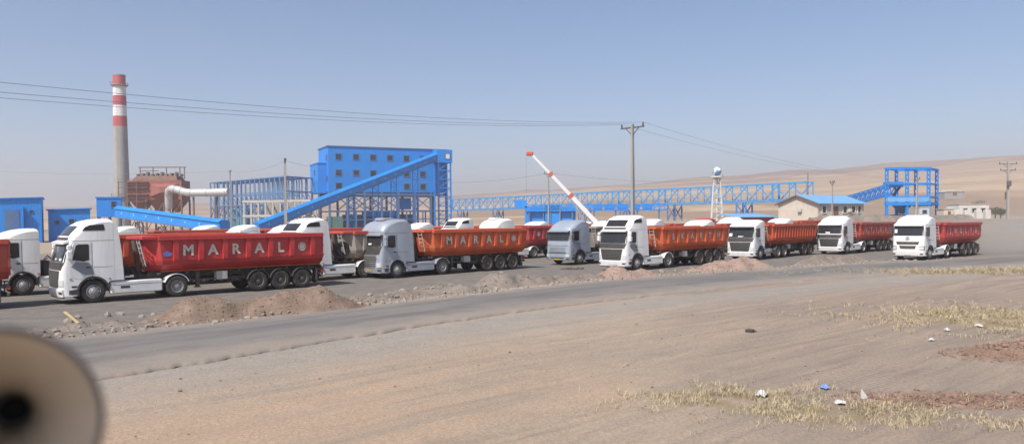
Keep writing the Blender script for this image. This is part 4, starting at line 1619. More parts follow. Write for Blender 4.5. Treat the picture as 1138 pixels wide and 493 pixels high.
o.location = (p.x, p.y, ground_z(p.x, p.y))
tag(o, 'dark lone stone on the open tan dirt', 'stone')
# patch of dark gravel on the yard in front of the grey blue truck
p = on_ground(636, 299)
m = MB()
for i in range(40):
    a, q = rr.uniform(0, 6.28), rr.random() ** 0.5
    rock_shape(m, (0.9 * q * math.cos(a), 0.6 * q * math.sin(a), 0.10 * (1 - q)), rr.uniform(0.07, 0.2), rr, 0.7)
o = m.build('debris', M_chassis, None)
o.location = (p.x, p.y, surface_z(p.x, p.y))
tag(o, 'small dark pile of debris in front of the grey blue truck', 'debris', kind='stuff')

# plank
a, b = on_ground(70, 351), on_ground(96, 366)
m = MB().bevel_box(-0.0, (b - a).length, -0.05, 0.05, 0, 0.05, 0.008)
o = m.build('plank', M_wood, None)
o.location = (a.x, a.y, ground_z(a.x, a.y) + 0.14)
o.rotation_euler = (0, 0.05, math.atan2(b.y - a.y, b.x - a.x))
tag(o, 'weathered yellow wooden plank lying among rubble near the road', 'plank')


def crumpled(name, label, cat, px, py, w, h, mat, seed):
    p = on_ground(px, py)
    rg = random.Random(seed)
    n = 9
    vs, fs = [], []
    for j in range(n):
        for i in range(n):
            u, v = i / (n - 1) * 2 - 1, j / (n - 1) * 2 - 1
            k = 1 - 0.25 * abs(rg.gauss(0, 0.5))
            z = h * max(0, 1 - (u * u + v * v) * 0.6) * rg.uniform(0.3, 1.0) + 0.01
            vs.append((u * w / 2 * k, v * w / 2.6 * k, z))
    for j in range(n - 1):
        for i in range(n - 1):
            a_ = j * n + i
            fs.append((a_, a_ + 1, a_ + n + 1, a_ + n))
    vb = [(x, y, -0.03) for x, y, z in vs]
    o_ = len(vs)
    fs2 = [tuple(i + o_ for i in f[::-1]) for f in fs]
    m_ = MB().add(vs, fs)
    m_.add(vb, [f[::-1] for f in fs])
    o = m_.build(name, mat, None)
    o.location = (p.x, p.y, ground_z(p.x, p.y) + 0.02)
    o.rotation_euler = (0, 0, seed)
    return tag(o, label, cat)


crumpled('plastic_bag', 'crumpled white plastic bag in the dry grass', 'plastic bag', 846, 441, 0.30, 0.14, M_plastic_bag, 1)
crumpled('plastic_bag', 'small blue and white plastic wrapper beside the dry grass', 'wrapper', 917, 432, 0.22, 0.09, M_plastic_blue, 2)
crumpled('plastic_bag', 'pale crushed wrapper in the grass below the blue one', 'wrapper', 934, 450, 0.22, 0.08, M_plastic_bag, 3)
o = MB().loft([[(-0.10, 0, 0.0), (0.10, 0, 0.0), (0.0, 0.03, 0.20)], [(-0.09, 0.03, 0.0), (0.10, 0.03, 0.0), (0.0, 0.05, 0.19)]]).build('paper_scrap', M_plastic_bag)
p = on_ground(962, 442)
o.location = (p.x, p.y, ground_z(p.x, p.y))
o.rotation_euler = (-0.3, 0, 0.4)
tag(o, 'white triangular paper scrap standing at the grass edge', 'scrap')
for px, py, w, lab in ((1088, 363, 0.36, 'white torn sheet of plastic on the dry grass slope'), (1053, 368, 0.2, 'small white litter scrap below the torn plastic sheet'), (1036, 378, 0.15, 'small pale litter scrap at the lower edge of the grass slope')):
    crumpled('plastic_scrap', lab, 'litter', px, py, w, 0.1, M_plastic_bag, px)

# dry grass
M_straw = paint('dry_straw', (0.41, 0.335, 0.215), 0.9, var=0.4, scale=1.6, spec=0.1)
m = MB()
n_bl = 0
for cx, cy, rx, ry, cnt, hh in ((4.4, 15.4, 1.5, 0.8, 420, 0.11), (6.4, 14.1, 2.2, 0.7, 460, 0.10), (17.2, 26.6, 3.6, 3.0, 2300, 0.13), (32.0, 48.8, 9.0, 1.6, 1500, 0.28), (17.5, 21.8, 1.6, 1.1, 200, 0.09), (8.2, 13.2, 2.2, 0.4, 200, 0.09)):
    for i in range(cnt):
        x, y = rr.gauss(cx, rx * 0.75), rr.gauss(cy, ry * 0.75)
        if nz(x, y, 0.9, 3.0) + 0.5 * nz(x, y, 2.6, 1.0) < -0.12:
            continue
        z = ground_z(x, y) - 0.01
        tuft = hh * rr.uniform(0.35, 1.2)
        for b_ in range(rr.randint(7, 15)):
            a = rr.uniform(0, 6.28)
            h_ = tuft * rr.uniform(0.45, 1.25)
            lean = rr.uniform(0.3, 1.9) * h_
            bx, by = x + rr.gauss(0, 0.07), y + rr.gauss(0, 0.07)
            w_ = rr.uniform(0.0025, 0.005) * (1 + (y / 40))
            px_, py_ = -math.sin(a) * w_, math.cos(a) * w_
            m.add([(bx - px_, by - py_, z), (bx + px_, by + py_, z), (bx + math.cos(a) * lean * 0.45 + px_ * 0.7, by + math.sin(a) * lean * 0.45 + py_ * 0.7, z + h_ * 0.7), (bx + math.cos(a) * lean * 0.45 - px_ * 0.7, by + math.sin(a) * lean * 0.45 - py_ * 0.7, z + h_ * 0.7), (bx + math.cos(a) * lean, by + math.sin(a) * lean, z + h_)], [(0, 1, 2, 3), (3, 2, 4)])
me = bpy.data.meshes.new('dry_grass')
me.from_pydata(m.v, [], m.f)
me.materials.append(M_straw)
tag(link('dry_grass', me), 'tufts of short dry yellow grass beside the road', kind='stuff')

# ------------------------------------------------------------------ air horn close to the camera
hp = at(-14, 476, 0.84)
axis_v = (Vector((0, 0, CAM_H)) - hp).normalized()
axis_v = (axis_v + Vector((-0.12, 0.0, -0.10))).normalized()
horn = thing('air_horn', 'blurred beige round trumpet horn close to the camera', 'horn', (hp.x, hp.y, 0))
prof = []
for i in range(25):
    t = i / 24
    prof.append((0.028 + 0.077 * t ** 2.0, -0.24 + 0.24 * t ** 0.8))
inner = [(max(r - 0.004, 0.008), z + 0.001) for r, z in prof][::-1]
rim_ = [(prof[-1][0] + 0.0045 * math.cos(a_), prof[-1][1] + 0.0045 * math.sin(a_)) for a_ in (-0.8, 0, 0.8, 1.6, 2.4)]
o = MB().lathe_z(prof + rim_ + inner, 56).build('bell', M_horn, horn, 60)
qh = axis_v.to_track_quat('Z', 'Y').to_matrix().to_4x4()
o.matrix_local = Matrix.Translation((0, 0, hp.z)) @ qh
o = MB().lathe_z([(0.010, -0.238), (0.028, -0.242), (0.034, -0.26), (0.034, -0.32), (0.024, -0.34), (0.002, -0.341)], 24).build('driver', M_horn_dark, horn, 50)
o.matrix_local = Matrix.Translation((0, 0, hp.z)) @ qh
o = MB().tube((0, 0, -0.235), (0, 0, -0.222), 0.0185, 0.0195, 16).build('throat', M_horn_dark, horn)
o.matrix_local = Matrix.Translation((0, 0, hp.z)) @ qh
back = Matrix.Translation((0, 0, hp.z)) @ qh @ Vector((0, 0, -0.29))
MB().tube((back.x, back.y, 0.0), (back.x, back.y, back.z - 0.03), 0.02, n=10).box(back.x - 0.05, back.x + 0.05, back.y - 0.05, back.y + 0.05, back.z - 0.05, back.z - 0.02).build('mounting_post', M_chassis, horn)
o = MB().lathe_z([(0.1035, -0.004), (0.1085, -0.003), (0.1105, 0.002), (0.1085, 0.006), (0.1035, 0.0055)], 56, True).build('rim_bead', M_rim_dark, horn, 60)
o.matrix_local = Matrix.Translation((0, 0, hp.z)) @ qh
# added plate on a strut, out of view, keeps the sun off the horn
sh_c = Vector((0, 0, hp.z)) + SUN_VEC * 0.95
MB().bevel_box(sh_c.x - 0.38, sh_c.x + 0.38, sh_c.y - 0.34, sh_c.y + 0.34, sh_c.z - 0.02, sh_c.z + 0.02, 0.008).tube((back.x, back.y, back.z - 0.03), (sh_c.x - 0.36, sh_c.y + 0.3, sh_c.z), 0.012, n=8).build('added_shade_plate', M_chassis, horn)

# ------------------------------------------------------------------ the plant behind the yard
def ring_seg(name, r0, r1, z0, z1, mat, parent, n=28):
    return MB().lathe_z([(r0, z0), (r1, z1)], n).build(name, mat, parent, 40)


# chimney
c = at(136.5, 240, 310)
ch = thing('chimney', 'tall concrete chimney with red and white bands at its top', 'chimney', (c.x, c.y, 0))
zt = [CAM_H + (248.6 - y_) / F * 310 for y_ in (85.4, 97, 107.4, 118, 129.8, 141)]


def cr(z):
    return 3.25 - (3.25 - 2.3) * z / zt[0]


ring_seg('shaft', cr(0), cr(zt[5]), 0, zt[5], M_concrete, ch, 32)
for i in range(5):
    ring_seg('painted_band', cr(zt[i + 1]) + 0.02, cr(zt[i]) + 0.02, zt[i + 1], zt[i], M_band_red if i % 2 == 0 else M_band_white, ch, 32)
for zp in (zt[1] + 0.3, 14.5):
    MB().lathe_z([(cr(zp), zp), (cr(zp) + 0.9, zp), (cr(zp) + 0.9, zp + 0.25), (cr(zp), zp + 0.25)], 24).build('platform', M_concrete, ch)
    m = MB()
    for k in range(16):
        a = 2 * math.pi * k / 16
        m.tube(((cr(zp) + 0.85) * math.cos(a), (cr(zp) + 0.85) * math.sin(a), zp + 0.2), ((cr(zp) + 0.85) * math.cos(a), (cr(zp) + 0.85) * math.sin(a), zp + 1.35), 0.05, n=4)
    m.build('platform_rail', M_rust_dark, ch)
MB().lathe_z([(cr(zt[0]) + 0.12, zt[0]), (cr(zt[0]) + 0.12, zt[0] + 0.4), (cr(zt[0]) - 0.35, zt[0] + 0.4), (cr(zt[0]) - 0.35, zt[0] - 1.0)], 28, True).build('rim', M_concrete, ch)
m = MB()
for z_ in range(3, 60, 1):
    m.box(-0.3, 0.3, -cr(z_) - 0.22, -cr(z_) - 0.16, z_, z_ + 0.08)
m.box(-0.34, -0.28, -cr(30) - 0.75, -cr(30) - 0.68, 2, 6)
m.build('ladder', M_rust_dark, ch)


def frame_local(origin, deg):
    """local axes at a place: returns an Empty-ready location and angle"""
    return origin, math.radians(deg)


# dust collector: rust red casing on legs, with galvanised duct
c = at(178, 250, 285)
dc = thing('dust_collector', 'rust red dust collector casing on brown legs beside the chimney', 'dust collector', (c.x, c.y, 0), math.radians(6))
H = lambda py, Y=285: CAM_H + (248.2 - py) / F * Y
M_ = 285 / F
m = MB().box(-9.4, 9.6, -5, 5, H(222), H(201))
m.build('casing', M_rust, dc)
MB().loft([[(-1.5, -5.05, H(219)), (8.5, -5.05, H(219)), (8.5, -5.05, H(205)), (-1.5, -5.05, H(205))], [(3.2, -8.5, H(215)), (5.2, -8.5, H(215)), (5.2, -8.5, H(209)), (3.2, -8.5, H(209))]]).build('inlet_cone', M_rust, dc)
MB().loft([[(-8, -4.6, H(201)), (8, -4.6, H(201)), (8, 4.6, H(201)), (-8, 4.6, H(201))], [(-6.5, -3.6, H(196)), (7.4, -3.6, H(196)), (7.4, 3.6, H(196)), (-6.5, 3.6, H(196))]]).build('upper_casing', M_rust_dark, dc)
for k in range(3):
    x0_ = -9 + k * 6.2
    MB().loft([[(x0_, -4.8, H(222)), (x0_ + 6, -4.8, H(222)), (x0_ + 6, 4.8, H(222)), (x0_, 4.8, H(222))], [(x0_ + 2.5, -0.6, H(236)), (x0_ + 3.5, -0.6, H(236)), (x0_ + 3.5, 0.6, H(236)), (x0_ + 2.5, 0.6, H(236))]]).build('hopper', M_rust, dc)
for x_ in (-9.2, -3, 3.2, 9.4):
    for y_ in (-4.8, 4.8):
        bar('leg', (x_, y_, 0), (x_, y_, H(222)), 0.55, M_rust_dark, dc)
for x_, x2 in ((-9.2, -3), (-3, 3.2), (3.2, 9.4)):
    bar('brace', (x_, -4.8, 1), (x2, -4.8, H(224)), 0.28, M_rust_dark, dc)
    bar('brace', (x2, -4.8, 1), (x_, -4.8, H(224)), 0.28, M_rust_dark, dc)
for x_ in (-6.6, -2.0, 2.8, 7.6, 9.2):
    bar('roof_post', (x_, 0, H(199)), (x_, 0, H(186)), 0.3, M_rust_dark, dc)
bar('roof_beam', (-7.2, 0, H(186)), (9.8, 0, H(186)), 0.35, M_rust_dark, dc)
bar('roof_beam', (-6.6, 0, H(190)), (0, 0, H(190)), 0.25, M_rust_dark, dc)
for k, zf in enumerate((224, 216.5, 209, 203)):
    bar('walkway', (-12.2, -5.6, H(zf)), (-2.0, -5.6, H(zf)), 1.2, M_rust_dark, dc, 0.25)
    bar('handrail', (-12.2, -6.1, H(zf) + 1.1), (-2.0, -6.1, H(zf) + 1.1), 0.12, M_rust_dark, dc)
for x_ in (-12.1, -9.0, -5.8):
    bar('stair_post', (x_, -6.1, 0), (x_, -6.1, H(202)), 0.25, M_rust_dark, dc)
for k in range(10):
    x_ = -7.2 + k * 1.7
    MB().box(x_ - 0.35, x_ + 0.35, -1.2, 1.2, H(196), H(193.5 - (k % 3))).build('roof_unit', M_rust_dark, dc)
# duct
pts = [at(190, 230, 277), at(190.5, 218, 276), at(192, 212.5, 275), at(196, 210.2, 274), at(203, 211.5, 272), at(212, 214, 270), at(232, 214.0, 268), at(256, 213.2, 266)]
pts = catmull([(p.x, p.z) for p in pts], 5)
du = thing('exhaust_duct', 'fat galvanised duct bending from the dust collector to the steel frame', 'duct', (pts[0][0], 272, 0))
P3 = [(x - pts[0][0], 4 - 11 * i / len(pts), z) for i, (x, z) in enumerate(pts)]
MB().path_tube(P3, 1.32, 20).build('duct', M_duct, du, 50)
for i in range(10, len(P3) - 1, 4):
    MB().path_tube([P3[i], tuple(Vector(P3[i]).lerp(Vector(P3[i + 1]), 0.25))], 1.46, 20).build('flange', M_duct, du)
bar('support', (0, 4, 0), (0, 4, P3[0][2] + 0.5), 0.9, M_concrete, du)
for xs in (12.0, 20.0):
    bar('support', (xs, -3.5, 0), (xs, -3.5, P3[-1][2] - 1.5), 0.5, M_rust_dark, du)


def clad_block(parent, name, x0, x1, y0, y1, z0, z1, mat, roof_over=0.0):
    m_ = MB().box(x0, x1, y0, y1, z0, z1)
    o_ = m_.build(name, mat, parent)
    if roof_over:
        MB().box(x0 - roof_over, x1 + roof_over, y0 - roof_over, y1 + roof_over, z1 + 0.002, z1 + 0.35).build('roof_edge', M_blue_dark, parent)
    return o_


def window_on(parent, x, y, z, w, h, pane=None, frame=None, depth=0.12):
    """window in a wall facing -y: frame proud of the wall, pane set inside it"""
    f_ = MB()
    t = 0.14 * min(w, h) + 0.03
    f_.box(x - w / 2 - t, x - w / 2, y - depth, y + 0.05, z - h / 2 - t, z + h / 2 + t)
    f_.box(x + w / 2, x + w / 2 + t, y - depth, y + 0.05, z - h / 2 - t, z + h / 2 + t)
    f_.box(x - w / 2, x + w / 2, y - depth, y + 0.05, z + h / 2, z + h / 2 + t)
    f_.box(x - w / 2, x + w / 2, y - depth, y + 0.05, z - h / 2 - t, z - h / 2)
    wo = f_.build('window', frame or M_blue_dark, parent)
    MB().box(x - w / 2, x + w / 2, y - 0.03, y + 0.04, z - h / 2, z + h / 2).build('pane', pane or M_pane, wo)
    return wo


# blue sheds
def shed(label, px0, px1, top, Y, depth, deg, base=0.0, door=None, wins=()):
    a_, b_ = at(px0, top, Y), at(px1, top, Y)
    k_ = (px1 - 569.0) / F
    cd_, sd_ = math.cos(math.radians(deg)), math.sin(math.radians(deg))
    w = (k_ * a_.y - a_.x) / (cd_ - k_ * sd_)
    t = thing('blue_shed', label, 'shed', (a_.x, Y, base), math.radians(deg))
    h = (a_.z + b_.z) / 2 - base
    MB().loft([[(0, 0, 0), (w, 0, 0), (w, 0, h), (0, 0, h * 0.96)], [(0, depth, 0), (w, depth, 0), (w, depth, h), (0, depth, h * 0.96)]]).build('wall', M_blue_clad, t)
    MB().loft([[(-0.3, -0.4, h * 0.96 + 0.02), (w + 0.3, -0.4, h + 0.02), (w + 0.3, -0.4, h + 0.25), (-0.3, -0.4, h * 0.96 + 0.25)], [(-0.3, depth + 0.4, h * 0.96 + 0.02), (w + 0.3, depth + 0.4, h + 0.02), (w + 0.3, depth + 0.4, h + 0.25), (-0.3, depth + 0.4, h * 0.96 + 0.25)]]).build('roof', M_blue_clad, t)
    if door:
        MB().box(door[0], door[1], -0.08, 0.05, 0, door[2]).build('door', M_blue_dark, t)
    for (wx, wz, ww) in wins:
        window_on(t, wx, 0, wz, ww, ww)
    return t


s1 = shed('larger blue metal shed at the end of the yard', -14, 47, 219.5, 150, 12, 30, door=(2.9, 5.4, 6.6), wins=((7.4, 6.2, 0.5), (1.4, 5.6, 0.6)))
MB().box(5.6, 6.1, -1.2, -0.1, 0, 7.2).build('side_bay', M_blue_clad, s1)
s2 = shed('smaller blue metal shed next to the transfer house', 54, 101, 232.0, 158, 8, 29, wins=((4.2, 4.2, 0.9), (1.6, 4.0, 0.7), (6.6, 4.3, 0.7)))
MB().loft([[(-1.2, -0.2, 4.6), (-4.2, -0.2, 1.2), (-4.2, -0.2, 2.8), (-1.2, -0.2, 6.0)], [(-1.2, 2.0, 4.6), (-4.2, 2.0, 1.2), (-4.2, 2.0, 2.8), (-1.2, 2.0, 6.0)]]).build('inclined_chute', M_blue, s2)


def gallery(label, p0, p1, w, h, mat, name='conveyor_gallery', ports=0, cat='conveyor'):
    """a covered belt conveyor between two points (centres of its floor)"""
    p0, p1 = Vector(p0), Vector(p1)
    t = thing(name, label, cat, (p0.x, p0.y, 0))
    d = p1 - p0
    ln = d.length
    ux = d.normalized()
    side = Vector((0, 0, 1)).cross(ux).normalized()
    up = ux.cross(side)

    def P(s_, v, u):
        q = ux * s_ + side * v + up * u + Vector((0, 0, p0.z))
        return tuple(q)

    m_ = MB()
    sec = [(-w / 2, 0), (w / 2, 0), (w / 2, h * 0.8), (w / 4, h), (-w / 4, h), (-w / 2, h * 0.8)]
    m_.loft([[P(0, v, u) for v, u in sec], [P(ln, v, u) for v, u in sec]])
    m_.build('gallery_shell', mat, t)
    m2 = MB()
    for v in (-w / 2 - 0.06, w / 2 + 0.06):
        m2.loft([[P(0, v - 0.05, -0.25), P(0, v + 0.05, -0.25), P(0, v + 0.05, 0.1), P(0, v - 0.05, 0.1)], [P(ln, v - 0.05, -0.25), P(ln, v + 0.05, -0.25), P(ln, v + 0.05, 0.1), P(ln, v - 0.05, 0.1)]])
    m2.build('floor_girder', M_blue_dark, t)
    m3 = MB()
    m3.loft([[P(0, -w / 2 - 0.3, h * 0.78), P(0, -w / 4, h + 0.05), P(0, -w / 4, h + 0.2), P(0, -w / 2 - 0.3, h * 0.78 + 0.15)], [P(ln, -w / 2 - 0.3, h * 0.78), P(ln, -w / 4, h + 0.05), P(ln, -w / 4, h + 0.2), P(ln, -w / 2 - 0.3, h * 0.78 + 0.15)]])
    m3.build('roof_edge', mat, t)
    near = -1 if side.y > 0 else 1
    for i in range(ports):
        s_ = ln * (i + 0.6) / ports
        v = near * (w / 2)
        a_ = [P(s_ - 0.22, v, h * 0.30), P(s_ + 0.22, v, h * 0.30), P(s_ + 0.22, v, h * 0.52), P(s_ - 0.22, v, h * 0.52)]
        b_ = [P(s_ - 0.22, v + near * 0.06, h * 0.30), P(s_ + 0.22, v + near * 0.06, h * 0.30), P(s_ + 0.22, v + near * 0.06, h * 0.52), P(s_ - 0.22, v + near * 0.06, h * 0.52)]
        MB().loft([a_, b_]).build('porthole', M_port, t)
    return t, P, ln


M_port = paint('dusty_pale_blue_light', (0.22, 0.42, 0.70), 0.4)


def trestle(parent, x, y, z1, w, mat, z0=0.0, panels=4, tw=0.3):
    for s in (-1, 1):
        bar('trestle_leg', (x + s * w / 2, y, z0), (x + s * w / 2 * 0.8, y, z1), tw, mat, parent)
    for k in range(panels):
        a_, b_ = z0 + (z1 - z0) * k / panels, z0 + (z1 - z0) * (k + 1) / panels
        s = 1 if k % 2 else -1
        bar('trestle_brace', (x + s * w / 2 * 0.95, y, a_), (x - s * w / 2 * 0.9, y, b_), tw * 0.6, mat, parent)
        bar('trestle_tie', (x - w / 2 * 0.9, y, b_ - 0.1), (x + w / 2 * 0.9, y, b_ - 0.1), tw * 0.6, mat, parent)


# transfer house and its long descending gallery
a_ = at(108, 220, 195)
b_ = at(135, 220, 195)
th = thing('transfer_house', 'blue transfer house on stilts under the chimney', 'transfer house', (a_.x, 195, 0), math.radians(24))
w = (b_.x - a_.x) * 0.90
MB().box(0, w, 0, 6, at(108, 241, 195).z, a_.z).build('wall', M_blue_clad, th)
MB().box(-0.25, w + 0.25, -0.25, 6.25, a_.z + 0.002, a_.z + 0.3).build('roof', M_blue, th)
window_on(th, w * 0.70, 0, a_.z - 1.6, 1.0, 1.4)
for x_ in (0.3, w / 2, w - 0.3):
    for y_ in (0.3, 5.7):
        bar('leg', (x_, y_, 0), (x_, y_, at(108, 241, 195).z), 0.35, M_blue_dark, th)
g, P, ln = gallery('dark blue conveyor gallery sloping down from the transfer house', at(134, 240.5, 197), at(250, 257, 175), 3.0, 2.6, M_blue, ports=8)
for x_, z_ in ((6, 4.2), (13, 3.0)):
    trestle(g, x_, -5.0 * x_ / 13, z_ - 0.2, 2.2, M_blue_dark, panels=2)

# steel frame hall under construction
cor = at(318, 196, 262)
lef = at(235, 203, 300)
zt_ = cor.z
sf = thing('steel_frame_hall', 'unclad blue grey steel frame hall left of the blue plant building', 'steel frame', (cor.x, cor.y, 0))
ax_ = Vector((lef.x - cor.x, lef.y - cor.y, 0))
bx_ = Vector((at(348, 198, 275).x - cor.x, 275 - cor.y, 0))
NB, NS_ = 16, 4
for row, off in ((0, Vector((0, 0, 0))), (1, bx_ * 0.5), (2, bx_)):
    for i in range(NB + 1):
        q = ax_ * (i / NB) + off
        bar('column', (q.x, q.y, 0), (q.x, q.y, zt_), 0.42, M_steel_frame, sf)
    for lv in (0.28, 0.52, 0.74, 1.0):
        a2, b2 = off, off + ax_
        bar('beam', (a2.x, a2.y, zt_ * lv), (b2.x, b2.y, zt_ * lv), 0.36, M_steel_frame, sf)
    for i in range(NB):
        q, r_ = ax_ * (i / NB) + off, ax_ * ((i + 1) / NB) + off
        bar('brace', (q.x, q.y, zt_ * 0.52), (r_.x, r_.y, zt_ * 0.74), 0.2, M_steel_frame, sf)
        bar('brace', (r_.x, r_.y, zt_ * 0.28), (q.x, q.y, zt_ * 0.52), 0.2, M_steel_frame, sf)
for i in range(NB + 1):
    q = ax_ * (i / NB)
    r_ = q + bx_
    bar('rafter', (q.x, q.y, zt_), (r_.x, r_.y, zt_), 0.3, M_steel_frame, sf)
    if i % 2 == 0:
        bar('purlin_post', (q.x * 0.5 + r_.x * 0.5, q.y * 0.5 + r_.y * 0.5, zt_ * 0.3), (q.x, q.y, zt_ * 0.5), 0.25, M_steel_frame, sf)
        bar('floor_beam', (q.x, q.y, zt_ * 0.52), (r_.x, r_.y, zt_ * 0.52), 0.3, M_steel_frame, sf)
for i in range(1, NS_):
    q = bx_ * (i / NS_)
    bar('column', (q.x, q.y, 0), (q.x, q.y, zt_), 0.4, M_steel_frame, sf)
    r_ = q + ax_
    bar('column', (r_.x, r_.y, 0), (r_.x, r_.y, zt_), 0.4, M_steel_frame, sf)
for lv in (0.52, 0.74, 1.0):
    bar('beam', (0, 0, zt_ * lv), (bx_.x, bx_.y, zt_ * lv), 0.36, M_steel_frame, sf)
    bar('beam', (ax_.x, ax_.y, zt_ * lv), (ax_.x + bx_.x, ax_.y + bx_.y, zt_ * lv), 0.36, M_steel_frame, sf)
# plant inside the frame
for k, (f_, zz, r) in enumerate(((0.25, 5, 2.2), (0.45, 6, 2.0), (0.68, 8.6, 2.6), (0.82, 8.0, 2.4))):
    q = ax_ * f_ + bx_ * 0.4
    t = thing('process_tank', ['teal process tank in the steel frame nearest the concrete frame', 'second teal process tank in the steel frame', 'tall teal process tank in the middle of the steel frame', 'teal process tank in the steel frame near the duct'][k], 'tank', (cor.x + q.x, cor.y + q.y, 0), 0, 'teal process tanks')
    MB().lathe_z([(r, 1.2), (r, zz), (r * 0.5, zz + 0.9), (0.3, zz + 1.1)], 20).build('shell', M_teal, t, 40)
    for a in (0.7, 2.3, 3.9, 5.5):
        bar('leg', (r * 0.8 * math.cos(a), r * 0.8 * math.sin(a), 0), (r * 0.8 * math.cos(a), r * 0.8 * math.sin(a), 1.4), 0.25, M_steel_frame, t)
    MB().tube((r * 0.6, -r * 0.7, zz), (r * 0.6, -r * 0.7, zz + 3), 0.2, n=8).build('vent_pipe', M_teal, t)

# concrete frame in front of it
a_ = at(272, 224, 238)
b_ = at(345, 222, 232)
cf = thing('concrete_frame', 'pale two storey concrete frame in front of the steel hall', 'concrete frame', (a_.x, a_.y, 0))
d_ = Vector((b_.x - a_.x, b_.y - a_.y, 0))
hz = a_.z
for row in (0, 1):
    off = Vector((0.0, 7.0 * row, 0))
    for i in range(10):
        q = d_ * (i / 9) + off
        bar('column', (q.x, q.y, 0), (q.x, q.y, hz), 0.5, M_concrete_pale, cf)
    for lv in (0.56, 1.0):
        bar('beam', (off.x - 0.4, off.y, hz * lv), (d_.x + off.x + 0.4, d_.y + off.y, hz * lv), 0.6, M_concrete_pale, cf)
for i in range(10):
    q = d_ * (i / 9)
    bar('cross_beam', (q.x, q.y, hz - 0.05), (q.x, q.y + 7, hz - 0.05), 0.4, M_concrete_pale, cf)
for i in (2, 3, 5, 6):
    q = d_ * ((i + 0.5) / 9)
    MB().box(q.x - 1.0, q.x + 1.0, q.y + 6.3, q.y + 6.6, hz * 0.58, hz * 0.97).build('infill_wall', M_concrete, cf)

# blue plant building
Lb, Db = 45.0, 15.0
org = Vector((-64.5, 270, 0))
bb = thing('plant_building', 'big bright blue clad plant building on steel stilts with rows of windows', 'building', org, math.radians(26.6))
zb, ztp = 14.2, 30.1
MB().box(0, Lb, 0, Db, zb, ztp).build('wall', M_blue_clad, bb)
MB().box(-0.3, Lb + 0.3, -0.3, Db + 0.3, ztp + 0.002, ztp + 0.35).build('roof_edge', M_blue_dark, bb)
MB().box(-3.0, -0.002, 3.0, Db + 0.5, zb - 0.4, 24.3).build('annex_wall', M_blue_clad, bb)
MB().box(-3.2, -0.01, 2.8, Db + 0.7, 24.302, 24.6).build('annex_roof', M_blue, bb)
for row, (wz, cols) in enumerate(((26.6, range(6)), (20.9, (0, 1, 2, 4, 5)), (16.3, (0, 4, 5)))):
    for k in cols:
        window_on(bb, 3.7 + k * 6.3, 0, wz, 1.9, 1.9)


def end_window(parent, x, y, z, s):
    """window in a wall facing -x"""
    o_ = window_on(parent, 0, 0, 0, s, s)
    o_.matrix_local = Matrix.Translation((x, y, z)) @ Matrix.Rotation(-math.pi / 2, 4, 'Z')
    return o_


end_window(bb, 0, 2.0, 26.3, 1.7)
end_window(bb, 0, 1.6, 18.8, 1.6)
end_window(bb, -3.0, 8.0, 21.3, 1.5)
for yy in (0.3, Db - 0.3):
    for k in range(8):
        x_ = 0.4 + k * (Lb - 0.8) / 7
        bar('column', (x_, yy, 0), (x_, yy, zb), 0.7, M_blue_dark, bb)
    bar('floor_girder', (0, yy, zb - 0.9), (Lb, yy, zb - 0.9), 0.8, M_blue_dark, bb)
    bar('tie_beam', (0, yy, zb * 0.52), (Lb, yy, zb * 0.52), 0.45, M_blue_dark, bb)
    bar('tie_beam', (0, yy, zb * 0.30), (Lb, yy, zb * 0.30), 0.35, M_blue_dark, bb)
    for k in range(7):
        xm = 0.4 + (k + 0.5) * (Lb - 0.8) / 7
        bar('intermediate_post', (xm, yy, 0), (xm, yy, zb * 0.52), 0.4, M_blue_dark, bb)
    for k in (1, 2, 3, 5):
        x0_, x1_ = 0.4 + k * (Lb - 0.8) / 7, 0.4 + (k + 1) * (Lb - 0.8) / 7
        bar('brace', (x0_, yy, zb * 0.55), (x1_, yy, zb - 1.3), 0.3, M_blue_dark, bb)
        bar('brace', (x1_, yy, zb * 0.55), (x0_, yy, zb - 1.3), 0.3, M_blue_dark, bb)
for k in range(8):
    x_ = 0.4 + k * (Lb - 0.8) / 7
    bar('floor_beam', (x_, 0.3, zb - 0.5), (x_, Db - 0.3, zb - 0.5), 0.45, M_blue_dark, bb)
bar('annex_column', (-2.7, 3.4, 0), (-2.7, 3.4, zb - 0.4), 0.5, M_blue_dark, bb)
bar('annex_column', (-2.7, Db, 0), (-2.7, Db, zb - 0.4), 0.5, M_blue_dark, bb)
MB().box(8, 36, Db - 2.2, Db - 1.8, 0, 6.2).build('back_wall', M_blue_dark, bb)
MB().box(27.5, 31.5, 3, 8, zb - 6.2, zb - 2.0).build('hopper_box', M_blue, bb)
MB().box(14, 27, 4, 8, 5.6, 7.2).build('belt_housing', M_blue, bb)
MB().box(1.5, 6.5, 6, 10, 0, 5.5).build('green_machine', paint('machine_green', (0.06, 0.22, 0.12), 0.6, dust=0.2), bb)
# head tower at the far end
for x_ in (Lb - 5.4, Lb - 0.5):
    for y_ in (-4.6, -0.6):
        bar('tower_column', (x_, y_, 0), (x_, y_, ztp - 4.4), 0.5, M_blue, bb)
MB().box(Lb - 6.0, Lb + 0.1, -5.0, -0.4, ztp - 5.0, ztp - 0.2).build('tower_house', M_blue_clad, bb)
window_on(bb, Lb - 1.8, -5.0, ztp - 2.6, 1.6, 1.8, M_band_white)
for k in range(7):
    z_ = 2.5 + k * 3.3
    bar('tower_platform', (Lb - 5.4, -4.6, z_), (Lb - 0.5, -4.6, z_), 0.35, M_blue, bb)
    s = 1 if k % 2 else -1
    bar('tower_brace', (Lb - 5.4, -4.6, z_), (Lb - 0.5, -4.6, z_ + 3.2), 0.22, M_blue, bb)
